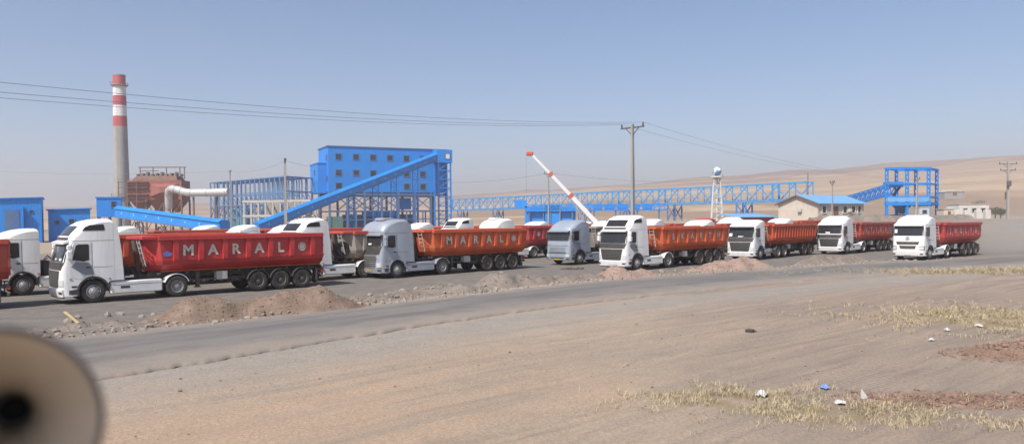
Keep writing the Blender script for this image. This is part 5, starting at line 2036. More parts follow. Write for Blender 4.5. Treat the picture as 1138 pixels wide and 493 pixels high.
# inclined conveyor up to the tower
head = Matrix.Translation(org) @ Matrix.Rotation(math.radians(26.6), 4, 'Z') @ Vector((Lb - 5.8, -3.0, ztp - 4.0))
g, P, ln = gallery('long bright blue inclined conveyor gallery climbing to the plant building', at(286, 257, 215), head, 2.8, 2.6, M_blue, ports=15)
base_o = at(286, 257, 215)
for px, zt2 in ((383, 0), (436, 0), (412, 0), (466, 0)):
    f_ = (px - 286) / (480 - 286)
    f_ = f_ * 0.92
    q = (Vector(head) - base_o) * f_
    trestle(g, q.x, q.y, base_o.z + q.z - 0.3, 1.9, M_blue, panels=6, tw=0.32)

M_truss = paint('truss_light_blue', (0.03, 0.27, 0.58), 0.55, var=0.12, scale=0.3, dust=0.06)
# pipe bridge: long horizontal lattice gallery
A_, B_ = Vector((-28.7, 354, 0)), Vector((82.6, 212, 0))
tb = thing('lattice_gallery', 'long light blue lattice truss gallery crossing behind the trucks', 'truss gallery', A_)
dv = B_ - A_
un = dv.normalized()
sn = Vector((un.y, -un.x, 0)) * -1.6
NBAY = 34
zl, zh = 8.2, 13.2
for s in (-1, 1):
    o3 = sn * s
    for z_ in (zl, zh):
        for k in range(0, NBAY, 2):
            p_, q_ = dv * (k / NBAY) + o3, dv * ((k + 2) / NBAY) + o3
            bar('chord', (p_.x, p_.y, z_), (q_.x, q_.y, z_), 0.36, M_truss, tb)
    for k in range(NBAY + 1):
        p_ = dv * (k / NBAY) + o3
        bar('upright', (p_.x, p_.y, zl), (p_.x, p_.y, zh), 0.24 if k % 4 else 0.5, M_truss, tb)
        if k < NBAY:
            q_ = dv * ((k + 1) / NBAY) + o3
            za_, zb__ = (zl, zh) if s > 0 else (zh, zl)
            bar('diagonal', (p_.x, p_.y, za_), (q_.x, q_.y, zb__), 0.22, M_truss, tb)
for k in range(0, NBAY + 1, 1):
    p_, q_ = dv * (k / NBAY) - sn, dv * (k / NBAY) + sn
    bar('cross_beam', (p_.x, p_.y, zl - 0.1), (q_.x, q_.y, zl - 0.1), 0.22, M_truss, tb)
p_, q_ = -sn * 0.3, dv - sn * 0.3
bar('belt_deck', (p_.x, p_.y, zl + 0.4), (q_.x, q_.y, zl + 0.4), 1.3, M_truss, tb, 0.2)
for k in (2, 7, 12, 17, 21, 25, 30, 33):
    c_ = dv * (k / NBAY)
    gz = broad_z(A_.x + c_.x, A_.y + c_.y)
    for s in (-1, 1):
        for w_ in (-1.6, 1.6):
            p_ = c_ + sn * s + un * w_
            bar('support_leg', (p_.x, p_.y, gz - 0.2), (p_.x, p_.y, zl), 0.42, M_blue_dark if k < 30 else M_blue, tb)
        a3, b3 = c_ + sn * s - un * 1.6, c_ + sn * s + un * 1.6
        bar('support_brace', (a3.x, a3.y, gz + 0.3), (b3.x, b3.y, zl - 0.4), 0.25, M_blue_dark, tb)
        bar('support_brace', (b3.x, b3.y, gz + 0.3), (a3.x, a3.y, zl - 0.4), 0.25, M_blue_dark, tb)

# low blue machinery below the gallery
mc = thing('screening_plant', 'low solid blue screening machinery under the lattice gallery behind the crane', 'machinery', (at(575, 240, 235).x, 235, 0))
S_ = 235 / F


def mbox(name, px0, px1, py0, py1, d0, d1, mat=M_blue):
    x0_, x1_ = (px0 - 575) * S_, (px1 - 575) * S_
    return MB().box(x0_, x1_, d0, d1, at(px0, py1, 235).z, at(px0, py0, 235).z).build(name, mat, mc)


mbox('hopper_house', 584, 604, 229, 250, 0, 5, M_blue_clad)
mbox('screen_house', 606, 622, 228, 250, -1, 5, M_blue)
mbox('motor_house', 624, 640, 231, 250, 0, 4, M_blue_clad)
mbox('deck', 585, 740, 233.5, 235, -1.5, 3, M_blue)
mbox('feed_box', 572, 586, 222, 231, 0, 4, M_blue)
for k in range(26):
    x_ = (588 + k * 6 - 575) * S_
    bar('rail_post', (x_, -1.5, at(600, 233.5, 235).z), (x_, -1.5, at(600, 227 + (2 if k > 18 else 0), 235).z), 0.22, M_blue, mc)
    if k % 4 == 0:
        bar('leg', (x_, -1.0, 0), (x_, -1.0, at(600, 234.5, 235).z), 0.4, M_blue_dark, mc)
    if k < 25:
        bar('rail_brace', (x_, -1.5, at(600, 233, 235).z), (x_ + 6 * S_, -1.5, at(600, 228.5, 235).z), 0.16, M_blue, mc)
bar('rail', ((588 - 575) * S_, -1.5, at(600, 227.5, 235).z), ((738 - 575) * S_, -1.5, at(600, 228.5, 235).z), 0.3, M_blue, mc)
bar('rail', ((588 - 575) * S_, -1.5, at(600, 230.5, 235).z), ((738 - 575) * S_, -1.5, at(600, 231, 235).z), 0.22, M_blue, mc)
for k in range(5):
    x_ = (660 + k * 14 - 575) * S_
    MB().bevel_box(x_, x_ + 2.6, 0.2, 2.6, at(660, 233, 235).z, at(660, 227, 235).z, 0.2).build('motor', M_blue, mc)

# truck crane with raised telescopic boom
cb = at(653, 238, 108)
gz = broad_z(cb.x, cb.y)
cr_ = thing('truck_crane', 'truck crane with raised white telescopic boom and red joints', 'crane', (cb.x, 108, gz), 0)
MB().bevel_box(-3.5, 6.5, -1.25, 1.25, 0.9, 1.4, 0.08).build('carrier_deck', M_crane_white, cr_)
MB().loft([[(6.6, -1.2, 0.7), (8.4, -1.2, 0.7), (8.4, -1.2, 1.9), (8.0, -1.2, 2.9), (6.6, -1.2, 2.9)], [(6.6, 1.2, 0.7), (8.4, 1.2, 0.7), (8.4, 1.2, 1.9), (8.0, 1.2, 2.9), (6.6, 1.2, 2.9)]]).build('driver_cab', M_crane_white, cr_)
MB().loft([[(8.41, -1.0, 1.95), (8.41, 1.0, 1.95), (8.05, 1.0, 2.8), (8.05, -1.0, 2.8)], [(8.44, -1.0, 1.96), (8.44, 1.0, 1.96), (8.08, 1.0, 2.81), (8.08, -1.0, 2.81)]]).build('windscreen', M_glass, cr_)
MB().lathe_z([(1.1, 1.402), (1.1, 1.7)], 20).build('turntable', M_chassis, cr_)
MB().bevel_box(-1.4, 2.2, -1.2, 1.2, 1.702, 2.6, 0.1).build('superstructure', M_crane_white, cr_)
MB().bevel_box(-1.2, 0.4, -1.75, -1.22, 1.75, 3.2, 0.08).build('operator_cab', M_crane_white, cr_)
for x_ in (-2.4, -1.2, 4.4, 7.2):
    for s in (-1, 1):
        add_wheel(cr_, x_, s, False, M_rim)
tip = at(591, 171, 108) - Vector((cb.x, 108, gz))
foot = Vector((1.6, 0, 2.7))
dirb = (tip - foot)
for k, (f0, f1, w_) in enumerate(((0.0, 0.42, 0.62), (0.40, 0.72, 0.48), (0.70, 0.985, 0.36))):
    bar('boom_section', foot + dirb * f0, foot + dirb * f1, w_, M_crane_white, cr_)
    if k < 2:
        bar('boom_joint', foot + dirb * (f1 - 0.025), foot + dirb * (f1 + 0.012), w_ + 0.12, M_crane_red, cr_)
o = MB().bevel_box(-0.65, 0.35, -0.28, 0.28, -0.30, 0.30, 0.12).build('boom_head', M_crane_red, cr_)
o.location = foot + dirb
bar('boom_cylinder', foot + Vector((-1.5, 0, -0.6)), foot + dirb * 0.30 + Vector((-0.4, 0, -0.3)), 0.28, M_chrome, cr_)
bar('hoist_rope', tip + Vector((-0.7, 0, 0)), tip + Vector((-0.7, 0, -5.5)), 0.03, M_wire, cr_)

# water tower
c = at(797, 240, 200)
gz = broad_z(c.x, 200)
wt = thing('water_tower', 'white water tower with ball tank on lattice legs behind the gallery', 'water tower', (c.x, 200, gz))
zb_ = at(797, 190.5, 200).z - gz
M_ball = paint('mottled_blue_white_ball', (0.62, 0.66, 0.70), 0.5, var=0.1, scale=1.0, dust=0.0)
N_, L_ = M_ball.node_tree.nodes, M_ball.node_tree.links
n_ = N_.new('ShaderNodeTexVoronoi')
n_.inputs['Scale'].default_value = 1.8
tc_ = N_.new('ShaderNodeTexCoord')
L_.new(tc_.outputs['Object'], n_.inputs['Vector'])
mx_ = N_.new('ShaderNodeMix')
mx_.data_type = 'RGBA'
rg_ = N_.new('ShaderNodeMapRange')
rg_.inputs[1].default_value, rg_.inputs[2].default_value = 0.45, 0.55
L_.new(n_.outputs['Color'], rg_.inputs[0])
L_.new(rg_.outputs[0], mx_.inputs[0])
mx_.inputs[6].default_value = (0.68, 0.68, 0.67, 1)
mx_.inputs[7].default_value = (0.10, 0.24, 0.42, 1)
L_.new(mx_.outputs[2], N_['Principled BSDF'].inputs['Base Color'])
prof = [(0.02, -1.25)] + [(1.2 * math.sin(math.pi * i / 12), -1.2 * math.cos(math.pi * i / 12)) for i in range(1, 12)] + [(0.02, 1.25)]
MB().lathe_z(prof, 24).build('ball_tank', M_ball, wt, 60).location = (0, 0, zb_)
MB().lathe_z([(1.2, -1.6), (1.7, -1.6), (1.7, -1.4), (1.2, -1.4)], 20).build('platform', M_wall_white, wt).location = (0, 0, zb_)
M_wt = paint('pale_tower_steel', (0.55, 0.54, 0.52), 0.6, dust=0.15)
legs = [(math.cos(a), math.sin(a)) for a in (0.6, 2.17, 3.74, 5.31)]
for x_, y_ in legs:
    bar('leg', (2.0 * x_, 2.0 * y_, 0), (1.05 * x_, 1.05 * y_, zb_ - 1.3), 0.26, M_wt, wt)
for k in range(5):
    f0, f1 = k / 5, (k + 1) / 5
    for i in range(4):
        (xa, ya), (xb, yb) = legs[i], legs[(i + 1) % 4]
        r0, r1 = 2.0 - 0.95 * f0, 2.0 - 0.95 * f1
        bar('lattice_brace', (xa * r0, ya * r0, (zb_ - 1.3) * f0), (xb * r1, yb * r1, (zb_ - 1.3) * f1), 0.12, M_wt, wt)
        bar('ring_tie', (xa * r1, ya * r1, (zb_ - 1.3) * f1), (xb * r1, yb * r1, (zb_ - 1.3) * f1), 0.14, M_wt, wt)
MB().tube((0, 0, 0), (0, 0, zb_ - 1.4), 0.3, n=10).build('riser_pipe', M_wt, wt)
for a in (0.3, 1.9, 4.0):
    bar('antenna', (1.6 * math.cos(a), 1.6 * math.sin(a), zb_ - 1.4), (1.9 * math.cos(a), 1.9 * math.sin(a), zb_ + 0.6), 0.09, M_wt, wt)

# gabled office with blue roof
c = Vector((56.0, 140.0, 0))
c.z = broad_z(c.x, c.y) - 0.05
of = thing('office_building', 'cream gabled building with pale blue metal roof', 'building', c, math.radians(30))
GW, GL, ze, zr = 9.0, 13.2, 3.25, 4.75     # gable along +y, long side along +x
MB().box(0, GL, 0, GW, -0.5, ze).build('wall', M_wall_cream, of)
for x_ in (0.0, GL - 0.2):
    MB().loft([[(x_, 0, ze), (x_, GW, ze), (x_, GW / 2, zr)], [(x_ + 0.2, 0, ze), (x_ + 0.2, GW, ze), (x_ + 0.2, GW / 2, zr)]]).build('gable_wall', M_wall_cream, of)
for s in (0, 1):
    y0_, y1_ = (-0.5, GW / 2) if s == 0 else (GW + 0.5, GW / 2)
    sl = (zr - ze) / (GW / 2)
    zo = ze - 0.5 * sl + 0.03
    MB().loft([[(-0.5, y0_, zo), (-0.5, y1_, zr + 0.05), (-0.5, y1_, zr + 0.17), (-0.5, y0_, zo + 0.12)], [(GL + 0.5, y0_, zo), (GL + 0.5, y1_, zr + 0.05), (GL + 0.5, y1_, zr + 0.17), (GL + 0.5, y0_, zo + 0.12)]]).build('roof', M_roof_blue, of)
    MB().loft([[(-0.56, y0_, zo - 0.12), (-0.56, y1_, zr - 0.05), (-0.56, y1_, zr + 0.2), (-0.56, y0_, zo + 0.15)], [(-0.5, y0_, zo - 0.12), (-0.5, y1_, zr - 0.05), (-0.5, y1_, zr + 0.2), (-0.5, y0_, zo + 0.15)]]).build('barge_board', M_rust_dark, of)
for x_, w_, h_ in ((1.7, 1.0, 1.2), (7.6, 1.0, 1.2), (10.0, 1.0, 1.2), (11.8, 0.8, 1.2)):
    window_on(of, x_, 0, 2.1, w_, h_, frame=M_wall_white)
MB().box(4.4, 5.7, -0.06, 0.05, 0, 2.7).build('door', M_rust_dark, of)
MB().bevel_box(8.4, 9.1, -0.55, -0.02, 1.6, 2.2, 0.05).build('air_conditioner', M_wall_white, of)
MB().bevel_box(-0.5, -0.02, 3.4, 4.2, 1.7, 2.3, 0.05).build('air_conditioner', M_ladder, of)

# low outbuilding with blue roof and red wall behind the SKARTH and ribbed beds
a_ = at(820, 239, 112)
lo = thing('low_shed', 'low red walled shed with pale blue roof behind the parked trucks', 'shed', (a_.x, 112, broad_z(a_.x, 112) - 0.1), math.radians(20))
zz = a_.z - lo.location.z
MB().box(0, 6.5, 0, 4, 0, zz - 0.35).build('wall', BED['brick'], lo)
MB().loft([[(-0.3, -0.4, zz - 0.34), (6.8, -0.4, zz - 0.34), (6.8, 4.4, zz + 0.15), (-0.3, 4.4, zz + 0.15)], [(-0.3, -0.4, zz - 0.24), (6.8, -0.4, zz - 0.24), (6.8, 4.4, zz + 0.25), (-0.3, 4.4, zz + 0.25)]]).build('roof', M_roof_blue, lo)
MB().box(2.6, 3.5, -0.05, 0.05, 0, 1.9).build('door', M_rust_dark, lo)

# blue loading frame with hoppers
gz = broad_z(93, 180)
lf = thing('loading_frame', 'open blue steel loading tower with dark hoppers and laced columns', 'loading tower', (0, 0, 0))
near = [Vector((at(p_, 240, 180).x, 180, 0)) for p_ in (985.5, 1008, 1032)]
off = Vector((5.8, 7.0, 0))
zt3 = at(1010, 188, 183).z
cols_ = near + [p_ + off for p_ in near]


def laced(p_, z0, z1):
    for dx in (-0.32, 0.32):
        bar('column_chord', (p_.x + dx, p_.y, z0), (p_.x + dx, p_.y, z1), 0.22, M_blue, lf)
    n = 8
    for k in range(n):
        s = 1 if k % 2 else -1
        za, zb2 = z0 + (z1 - z0) * k / n, z0 + (z1 - z0) * (k + 1) / n
        bar('lacing', (p_.x + s * 0.3, p_.y, za), (p_.x - s * 0.3, p_.y, zb2), 0.2, M_blue, lf)


zdeck = at(1010, 226.5, 183).z
for p_ in cols_:
    bar('leg', (p_.x, p_.y, gz - 0.3), (p_.x, p_.y, zdeck), 0.55, M_blue, lf)
    laced(p_, zdeck, zt3)
for z_, w_ in ((zt3, 0.5), (zdeck, 0.8), (zdeck + 1.6, 0.45), ((zt3 + zdeck) / 2 + 0.6, 0.35)):
    for r_ in (near, cols_[3:]):
        bar('beam', (r_[0].x - 0.4, r_[0].y, z_), (r_[2].x + 0.4, r_[2].y, z_), w_, M_blue, lf)
    for i in range(3):
        bar('cross_beam', tuple(near[i] + Vector((0, 0, z_ - 0.02))), tuple(cols_[i + 3] + Vector((0, 0, z_ - 0.02))), w_ * 0.8, M_blue, lf)
for i in range(2):
    a3 = near[i] + off * 0.15
    b3 = near[i + 1] + off * 0.85
    cx, cy = (a3.x + b3.x) / 2, (a3.y + b3.y) / 2
    x0_, x1_ = near[i].x + 0.5, near[i + 1].x - 0.4
    MB().loft([[(x0_ + 0.6, 180.7, zdeck), (x1_ + 0.6, 180.7, zdeck), (x1_ + 5.2, 186.3, zdeck), (x0_ + 5.2, 186.3, zdeck)], [(cx - 0.5, cy - 0.5, zdeck - 2.4), (cx + 0.5, cy - 0.5, zdeck - 2.4), (cx + 0.5, cy + 0.5, zdeck - 2.4), (cx - 0.5, cy + 0.5, zdeck - 2.4)]]).build('hopper', M_blue_dark, lf)
MB().box(near[0].x, near[2].x, 179.6, 179.75, zdeck + 0.5, zdeck + 1.5).build('deck_panel', paint('pale_blue_panel', (0.12, 0.36, 0.66), 0.5, dust=0.15), lf)
MB().box(near[0].x + 1, near[0].x + 4.2, 180.5, 184, zdeck + 4.0, zdeck + 5.2).build('drive_platform', M_blue, lf)
bar('chute', (near[1].x + 0.5, 183, zdeck + 5.0), (near[0].x + 3.0, 183, zdeck + 2.0), 0.5, M_blue_dark, lf)
bar('bottom_belt', (near[0].x + 1, 183, gz + 0.9), (near[2].x - 1, 183, gz + 0.9), 0.8, M_blue, lf, 0.35)
# truss gallery feeding it
A2, B2 = at(943, 219, 205), at(992, 204.5, 186)
tg_ = thing('feeder_truss', 'short blue inclined truss conveyor feeding the loading tower', 'truss conveyor', (A2.x, A2.y, 0))
d2 = B2 - A2
sd = Vector((-d2.y, d2.x, 0)).normalized() * 0.9
for s in (-1, 1):
    o3 = sd * s + Vector((0, 0, A2.z))
    for up_ in (0.0, -2.2):
        bar('chord', o3 + Vector((0, 0, up_)), o3 + d2 + Vector((0, 0, up_)), 0.32, M_blue, tg_)
    for k in range(9):
        p_, q_ = o3 + d2 * (k / 9), o3 + d2 * ((k + 1) / 9)
        bar('diagonal', p_ + Vector((0, 0, -2.2)), q_, 0.2, M_blue, tg_)
        bar('upright', p_ + Vector((0, 0, -2.2)), p_, 0.2, M_blue, tg_)
gz2 = broad_z(A2.x, A2.y)
bar('support_leg', tuple(sd + Vector((0.5, 0, gz2))), tuple(sd + Vector((0.5, 0, A2.z - 2))), 0.35, M_blue, tg_)
bar('support_leg', tuple(-sd + Vector((0.5, 0, gz2))), tuple(-sd + Vector((0.5, 0, A2.z - 2))), 0.35, M_blue, tg_)

# small things along the far yard edge
def small_box(name, label, cat, px0, px1, py0, py1, Y, depth, mat, roof=None, deg=0.0):
    a_ = at(px0, py0, Y)
    b_ = at(px1, py0, Y)
    g_ = broad_z(a_.x, Y) - 0.1
    t = thing(name, label, cat, (a_.x, Y, g_), math.radians(deg))
    h = a_.z - g_
    MB().box(0, b_.x - a_.x, 0, depth, 0, h).build('wall', mat, t)
    MB().box(-0.15, b_.x - a_.x + 0.15, -0.15, depth + 0.15, h + 0.002, h + 0.15).build('roof', roof or M_concrete_pale, t)
    return t, b_.x - a_.x, h


t, w, h = small_box('gate_house', 'long low whitewashed house on the far edge of the plain', 'house', 1066, 1099, 227, 240, 170, 5, M_wall_white)
for k in range(3):
    window_on(t, w * (0.2 + 0.3 * k), 0, h * 0.6, 0.8, 0.7, frame=M_concrete)
t, w, h = small_box('cabin', 'small white cabin under the blue loading tower', 'cabin', 1022, 1033, 230, 240, 172, 2.2, M_plastic_bag)
window_on(t, w * 0.5, 0, h * 0.62, 0.8, 0.6)
t, w, h = small_box('wall_block', 'small brown brick store beside the long white house', 'store', 1049, 1060, 232.5, 240, 172, 3, M_wall_cream)
MB().box(w * 0.4, w * 0.7, -0.04, 0.05, 0, h * 0.8).build('door', M_rust_dark, t)
for k, px in enumerate((1063, 1074, 1087, 1097)):
    c_ = at(px, 233, 160)
    g_ = broad_z(c_.x, 160)
    o = MB().bevel_box(-0.55, 0.55, -0.5, 0.5, 0, c_.z - g_, 0.06).build('gate_pillar', M_wall_white)
    o.location = (c_.x, 160, g_ - 0.05)
    tag(o, 'whitewashed square gate pillar in front of the long white house', 'pillar', 'whitewashed pillars before the long house')
# pale stone blocks stacked near the office
for k in range(12):
    px = 957 + k * 2.6 + R.uniform(-0.8, 0.8)
    c_ = at(px, 240, 138 + R.uniform(0, 6))
    m = MB()
    rock_shape(m, (0, 0, 0.3), R.uniform(0.35, 0.75), rr, 0.8)
    o = m.build('boulder', M_wall_white if k % 3 else M_concrete)
    o.location = (c_.x, c_.y, broad_z(c_.x, c_.y))
    tag(o, 'pale boulder in the pile between the cream office and the blue loading tower', 'boulder', 'boulders beside the office')
# dark low bank along the edge
m = MB()
for i in range(90):
    px = 900 + i * 2.0
    c_ = at(px, 246, 126 + 0.10 * i + 2 * nz(i, 3, 0.2, 4.0))
    h_ = 0.75 + 0.5 * abs(nz(i, 1, 0.25, 2.0))
    g_ = broad_z(c_.x, c_.y)
    if i == 0:
        rings = []
    rings.append([(c_.x, c_.y - 1.6, g_ - 0.2), (c_.x, c_.y - 0.6, g_ + h_ * 0.8), (c_.x, c_.y + 0.2, g_ + h_), (c_.x, c_.y + 1.6, g_ - 0.2)])
m.loft(rings)
o = m.build('earth_bank', M_soil_grey, None, 60)
tag(o, 'low dark earth bank along the far edge of the plain', 'earth bank')

# far shed on the hillside
a_, b_ = at(1050, 213, 400), at(1072, 213, 400)
t = thing('hill_shed', 'grey pitched shed far up on the brown hillside', 'shed', (a_.x, 400, a_.z - 1.0))
w, he, hr = b_.x - a_.x, 0.9, 2.0
MB().box(0, w, 0, 9, -3, he).build('wall', M_concrete, t)
MB().loft([[(-0.3, -0.3, he + 0.01), (w / 2, -0.3, hr), (w + 0.3, -0.3, he + 0.01)], [(-0.3, 9.3, he + 0.01), (w / 2, 9.3, hr), (w + 0.3, 9.3, he + 0.01)]]).build('roof', M_concrete_pale, t)
MB().box(w * 0.4, w * 0.6, -0.06, 0.04, -1, he * 0.8).build('door', M_rust_dark, t)


# trees
def tree(label, px, Y, h, r, seed, trunk_h=0.4):
    c_ = at(px, 240, Y)
    g_ = broad_z(c_.x, Y)
    t = thing('tree', label, 'tree', (c_.x, Y, g_), 0, 'dusty trees by the long white house')
    rg = random.Random(seed)
    mt = MB().path_tube([(0, 0, -0.2), (0.05, 0, h * trunk_h), (0.1, 0.1, h * 0.7)], [0.16, 0.11, 0.05], 7)
    for k in range(5):
        a = rg.uniform(0, 6.28)
        mt.path_tube([(0.05, 0, h * (0.3 + 0.07 * k)), (math.cos(a) * r * 0.6, math.sin(a) * r * 0.6, h * (0.55 + 0.07 * k))], [0.06, 0.02], 5)
    mt.build('trunk', M_bark, t)
    mc_ = MB()
    for k in range(900):
        a, b2 = rg.uniform(0, 6.28), rg.uniform(-1, 1)
        q = rg.random() ** 0.45
        rr_ = r * q * (1 + 0.35 * nz(math.cos(a) * 2, b2 * 2, 1.0, seed))
        p_ = Vector((math.cos(a) * math.sqrt(1 - b2 * b2) * rr_, math.sin(a) * math.sqrt(1 - b2 * b2) * rr_, h * 0.62 + b2 * rr_ * 0.75 * h / (2.4 * r)))
        n_ = Vector((rg.gauss(0, 1), rg.gauss(0, 1), rg.gauss(0, 1))).normalized()
        u_ = n_.orthogonal().normalized() * rg.uniform(0.06, 0.14)
        v_ = n_.cross(u_)
        mc_.add([p_ - u_, p_ + v_ * 0.6, p_ + u_, p_ - v_ * 0.6], [(0, 1, 2, 3)])
    me_ = bpy.data.meshes.new('crown')
    me_.from_pydata(mc_.v, [], mc_.f)
    me_.materials.append(M_leaf)
    link('crown', me_, t)
    return t


tree('dusty round tree behind the long white house', 1088, 178, 4.6, 1.9, 3)
tree('low grey green bush at the end of the long white house', 1106, 165, 2.6, 1.7, 4, 0.3)
tree('small dusty bush between the long house and the power pole', 1112, 162, 2.2, 1.3, 5, 0.3)
tree('small bush beside the white cabin', 1056, 176, 2.2, 1.2, 6, 0.3)


# power poles and lines
def pole(label, px, top, Y, arms, mat=M_concrete, w=0.3, deg=40.0, extra=False, base=None):
    c_ = at(px, top, Y)
    g_ = broad_z(c_.x, Y) if base is None else base
    h = c_.z - g_
    t = thing('power_pole', label, 'pole', (c_.x, Y, g_), math.radians(deg), 'power poles')
    m_ = MB().loft([[(-w * 0.6, -w * 0.5, -0.3), (w * 0.6, -w * 0.5, -0.3), (w * 0.6, w * 0.5, -0.3), (-w * 0.6, w * 0.5, -0.3)], [(-w * 0.35, -w * 0.3, h), (w * 0.35, -w * 0.3, h), (w * 0.35, w * 0.3, h), (-w * 0.35, w * 0.3, h)]])
    m_.build('shaft', mat, t)
    for z_, half in arms:
        bar('crossarm', (0, -half, h - z_), (0, half, h - z_), 0.12, M_hub, t)
        for y_ in (-half + 0.1, 0.0, half - 0.1):
            MB().lathe_z([(0.05, 0), (0.09, 0.08), (0.05, 0.14), (0.09, 0.2), (0.03, 0.3)], 10).build('insulator', M_insul, t).location = (0.0 if y_ else 0.14, y_, h - z_ + 0.06)
        bar('arm_brace', (0, -half * 0.6, h - z_), (0, 0, h - z_ - 0.7), 0.06, M_hub, t)
        bar('arm_brace', (0, half * 0.6, h - z_), (0, 0, h - z_ - 0.7), 0.06, M_hub, t)
    if extra:
        MB().bevel_box(-0.7, -0.2, -0.35, 0.35, h * 0.58, h * 0.58 + 1.0, 0.08).build('switch_box', M_hub, t)
        MB().bevel_box(0.22, 0.62, -0.3, 0.3, h * 0.35, h * 0.35 + 1.4, 0.08).build('cable_box', M_hub, t)
    return t, h


def wire(label, p0, p1, sag, r, cat='power line'):
    p0, p1 = Vector(p0), Vector(p1)
    pts_ = []
    for i in range(25):
        t = i / 24
        q = p0.lerp(p1, t)
        pts_.append((q.x - p0.x, q.y - p0.y, q.z - 4 * sag * t * (1 - t) - p0.z))
    o_ = MB().path_tube(pts_, r, 5).build('power_line', M_wire)
    o_.location = p0
    return tag(o_, label, cat, 'overhead wires')


ld = math.degrees(math.atan2(0.686, 0.727))
tp, h0 = pole('tall concrete power pole with crossarm behind the SKARTH truck', 703.5, 139, 67, [(0.25, 1.25)], deg=ld)
m4 = Matrix.Translation(tp.location) @ Matrix.Rotation(math.radians(ld), 4, 'Z')
start = Vector((-30.0, 19.0, 0))
prev = m4 @ Vector((0, 0, 0))
offp = Vector((-0.686, 0.727, 0))
for k, (yy, lab) in enumerate(((-1.15, 'overhead wire highest of the three crossing the sky'), (0.0, 'overhead wire middle of the three crossing the sky'), (1.15, 'overhead wire lowest of the three crossing the sky'))):
    a_ = m4 @ Vector((0, yy, h0 + 0.12))
    b_ = Vector((-33.0, 17.5, 9.0 + (0.2 if k == 0 else 0))) + offp * yy * 1.6
    wire(lab, a_, b_, 1.0, 0.011)
far_top = at(1019, 199, 128)
for k, yy in enumerate((-1.15, 1.15)):
    a_ = m4 @ Vector((0, yy, h0 + 0.12))
    wire('overhead wire running from the tall pole on to the hillside' if k else 'upper overhead wire from the tall pole towards the loading tower', a_, far_top + Vector((0.5 * k, 0.6 * k, -0.1 * k)), 1.2, 0.011)
pole('bare grey pole in front of the blue loading tower', 1019, 198, 128, [(0.15, 0.5)], deg=ld)
pole('thin pole in front of the cream office', 925, 202, 118, [(0.12, 0.4)], w=0.2, deg=ld)
pole('thin pole rising behind the cream office\'s gable', 898, 192, 150, [], w=0.16, mat=M_hub)
pole('pole with two wide crossarms and switch boxes on the open plain', 1120, 181, 140, [(0.2, 1.5), (1.35, 1.3)], w=0.42, deg=80, extra=True)
p1, h1 = pole('grey concrete pole standing before the concrete frame', 318, 178, 105, [(0.1, 0.35)], w=0.36, deg=10)
p2, h2 = pole('short pole with small crossarm at the steel frame hall', 257, 190.5, 140, [(0.1, 0.9)], w=0.26, deg=30)
p3, h3 = pole('slim pole next to the crane boom', 610, 191, 125, [(0.3, 0.8)], w=0.24, deg=60)
wire('thin wire from the concrete pole over the steel frame hall', p1.location + Vector((0, 0, h1 - 0.2)), p2.location + Vector((0, 0, h2)), 0.6, 0.022)
wire('thin wire running off past the chimney', p2.location + Vector((0, 0, h2)), Vector((at(-60, 186, 190).x, 190, at(-60, 186, 190).z)), 1.0, 0.024)
wire('thin wire between the concrete pole and the slim crane pole', p1.location + Vector((0, 0, h1 - 0.1)), p3.location + Vector((0, 0, h3 - 0.2)), 2.2, 0.020)
wire('thin wire from the slim crane pole to the cream office pole', p3.location + Vector((0, 0, h3 - 0.2)), at(898, 193, 150), 1.6, 0.020)

# ------------------------------------------------------------------ air: dust thrown up by the moving truck, and haze
def volume_mat(name, col, dens, noise_scale=None):
    m_ = bpy.data.materials.new(name)
    m_.use_nodes = True
    N, L = m_.node_tree.nodes, m_.node_tree.links
    N.clear()
    out = N.new('ShaderNodeOutputMaterial')
    v = N.new('ShaderNodeVolumePrincipled')
    v.inputs['Color'].default_value = (*col, 1)
    v.inputs['Density'].default_value = dens
    v.inputs['Anisotropy'].default_value = 0.5
    L.new(v.outputs[0], out.inputs['Volume'])
    return m_


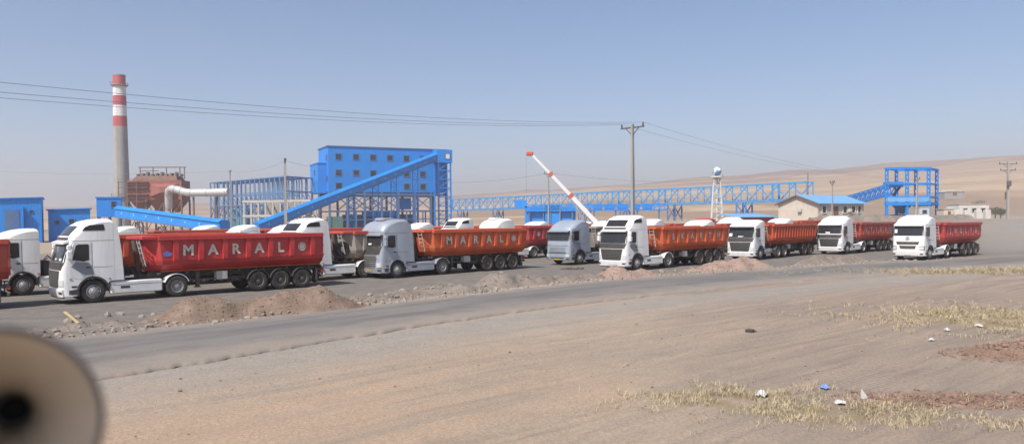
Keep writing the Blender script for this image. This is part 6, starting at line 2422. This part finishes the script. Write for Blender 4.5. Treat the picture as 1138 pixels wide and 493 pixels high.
def dust_material():
    m_ = bpy.data.materials.new('raised_road_dust')
    m_.use_nodes = True
    N, L = m_.node_tree.nodes, m_.node_tree.links
    N.clear()
    out = N.new('ShaderNodeOutputMaterial')
    v = N.new('ShaderNodeVolumePrincipled')
    v.inputs['Color'].default_value = (0.88, 0.82, 0.74, 1)
    v.inputs['Anisotropy'].default_value = 0.3
    tc = N.new('ShaderNodeTexCoord')
    n = N.new('ShaderNodeTexNoise')
    n.inputs['Scale'].default_value = 2.2
    n.inputs['Detail'].default_value = 3
    L.new(tc.outputs['Object'], n.inputs['Vector'])
    ln_ = N.new('ShaderNodeVectorMath')
    ln_.operation = 'LENGTH'
    L.new(tc.outputs['Object'], ln_.inputs[0])
    f1 = N.new('ShaderNodeMapRange')
    f1.interpolation_type = 'SMOOTHSTEP'
    f1.inputs[1].default_value, f1.inputs[2].default_value, f1.inputs[3].default_value, f1.inputs[4].default_value = 0.2, 0.98, 1.0, 0.0
    L.new(ln_.outputs['Value'], f1.inputs[0])
    f2 = N.new('ShaderNodeMapRange')
    f2.inputs[1].default_value, f2.inputs[2].default_value, f2.inputs[3].default_value, f2.inputs[4].default_value = 0.38, 0.68, 0.15, 1.0
    L.new(n.outputs[0], f2.inputs[0])
    mu = N.new('ShaderNodeMath')
    mu.operation = 'MULTIPLY'
    L.new(f1.outputs[0], mu.inputs[0])
    L.new(f2.outputs[0], mu.inputs[1])
    mu2 = N.new('ShaderNodeMath')
    mu2.operation = 'MULTIPLY'
    mu2.inputs[1].default_value = 0.15
    L.new(mu.outputs[0], mu2.inputs[0])
    L.new(mu2.outputs[0], v.inputs['Density'])
    L.new(v.outputs[0], out.inputs['Volume'])
    return m_


o = MB().lathe_z([(0.001, -1.0)] + [(math.sin(math.pi * i / 12), -math.cos(math.pi * i / 12)) for i in range(1, 12)] + [(0.001, 1.0)], 24).build('dust_cloud', dust_material())
o.location = (50.0, 74.0, 1.4)
o.scale = (14.5, 7.0, 3.6)
o.rotation_euler = (0, 0, math.radians(32))
tag(o, 'pale dust cloud trailing behind the moving truck', kind='stuff')
M_haze = volume_mat('pale_dusty_air', (0.91, 0.88, 0.905), 0.00052)
o = MB().box(-4300, 4300, -650, 3950, -4.0, 178).build('haze', M_haze)
tag(o, 'pale dusty haze in the air over the plain', kind='stuff')
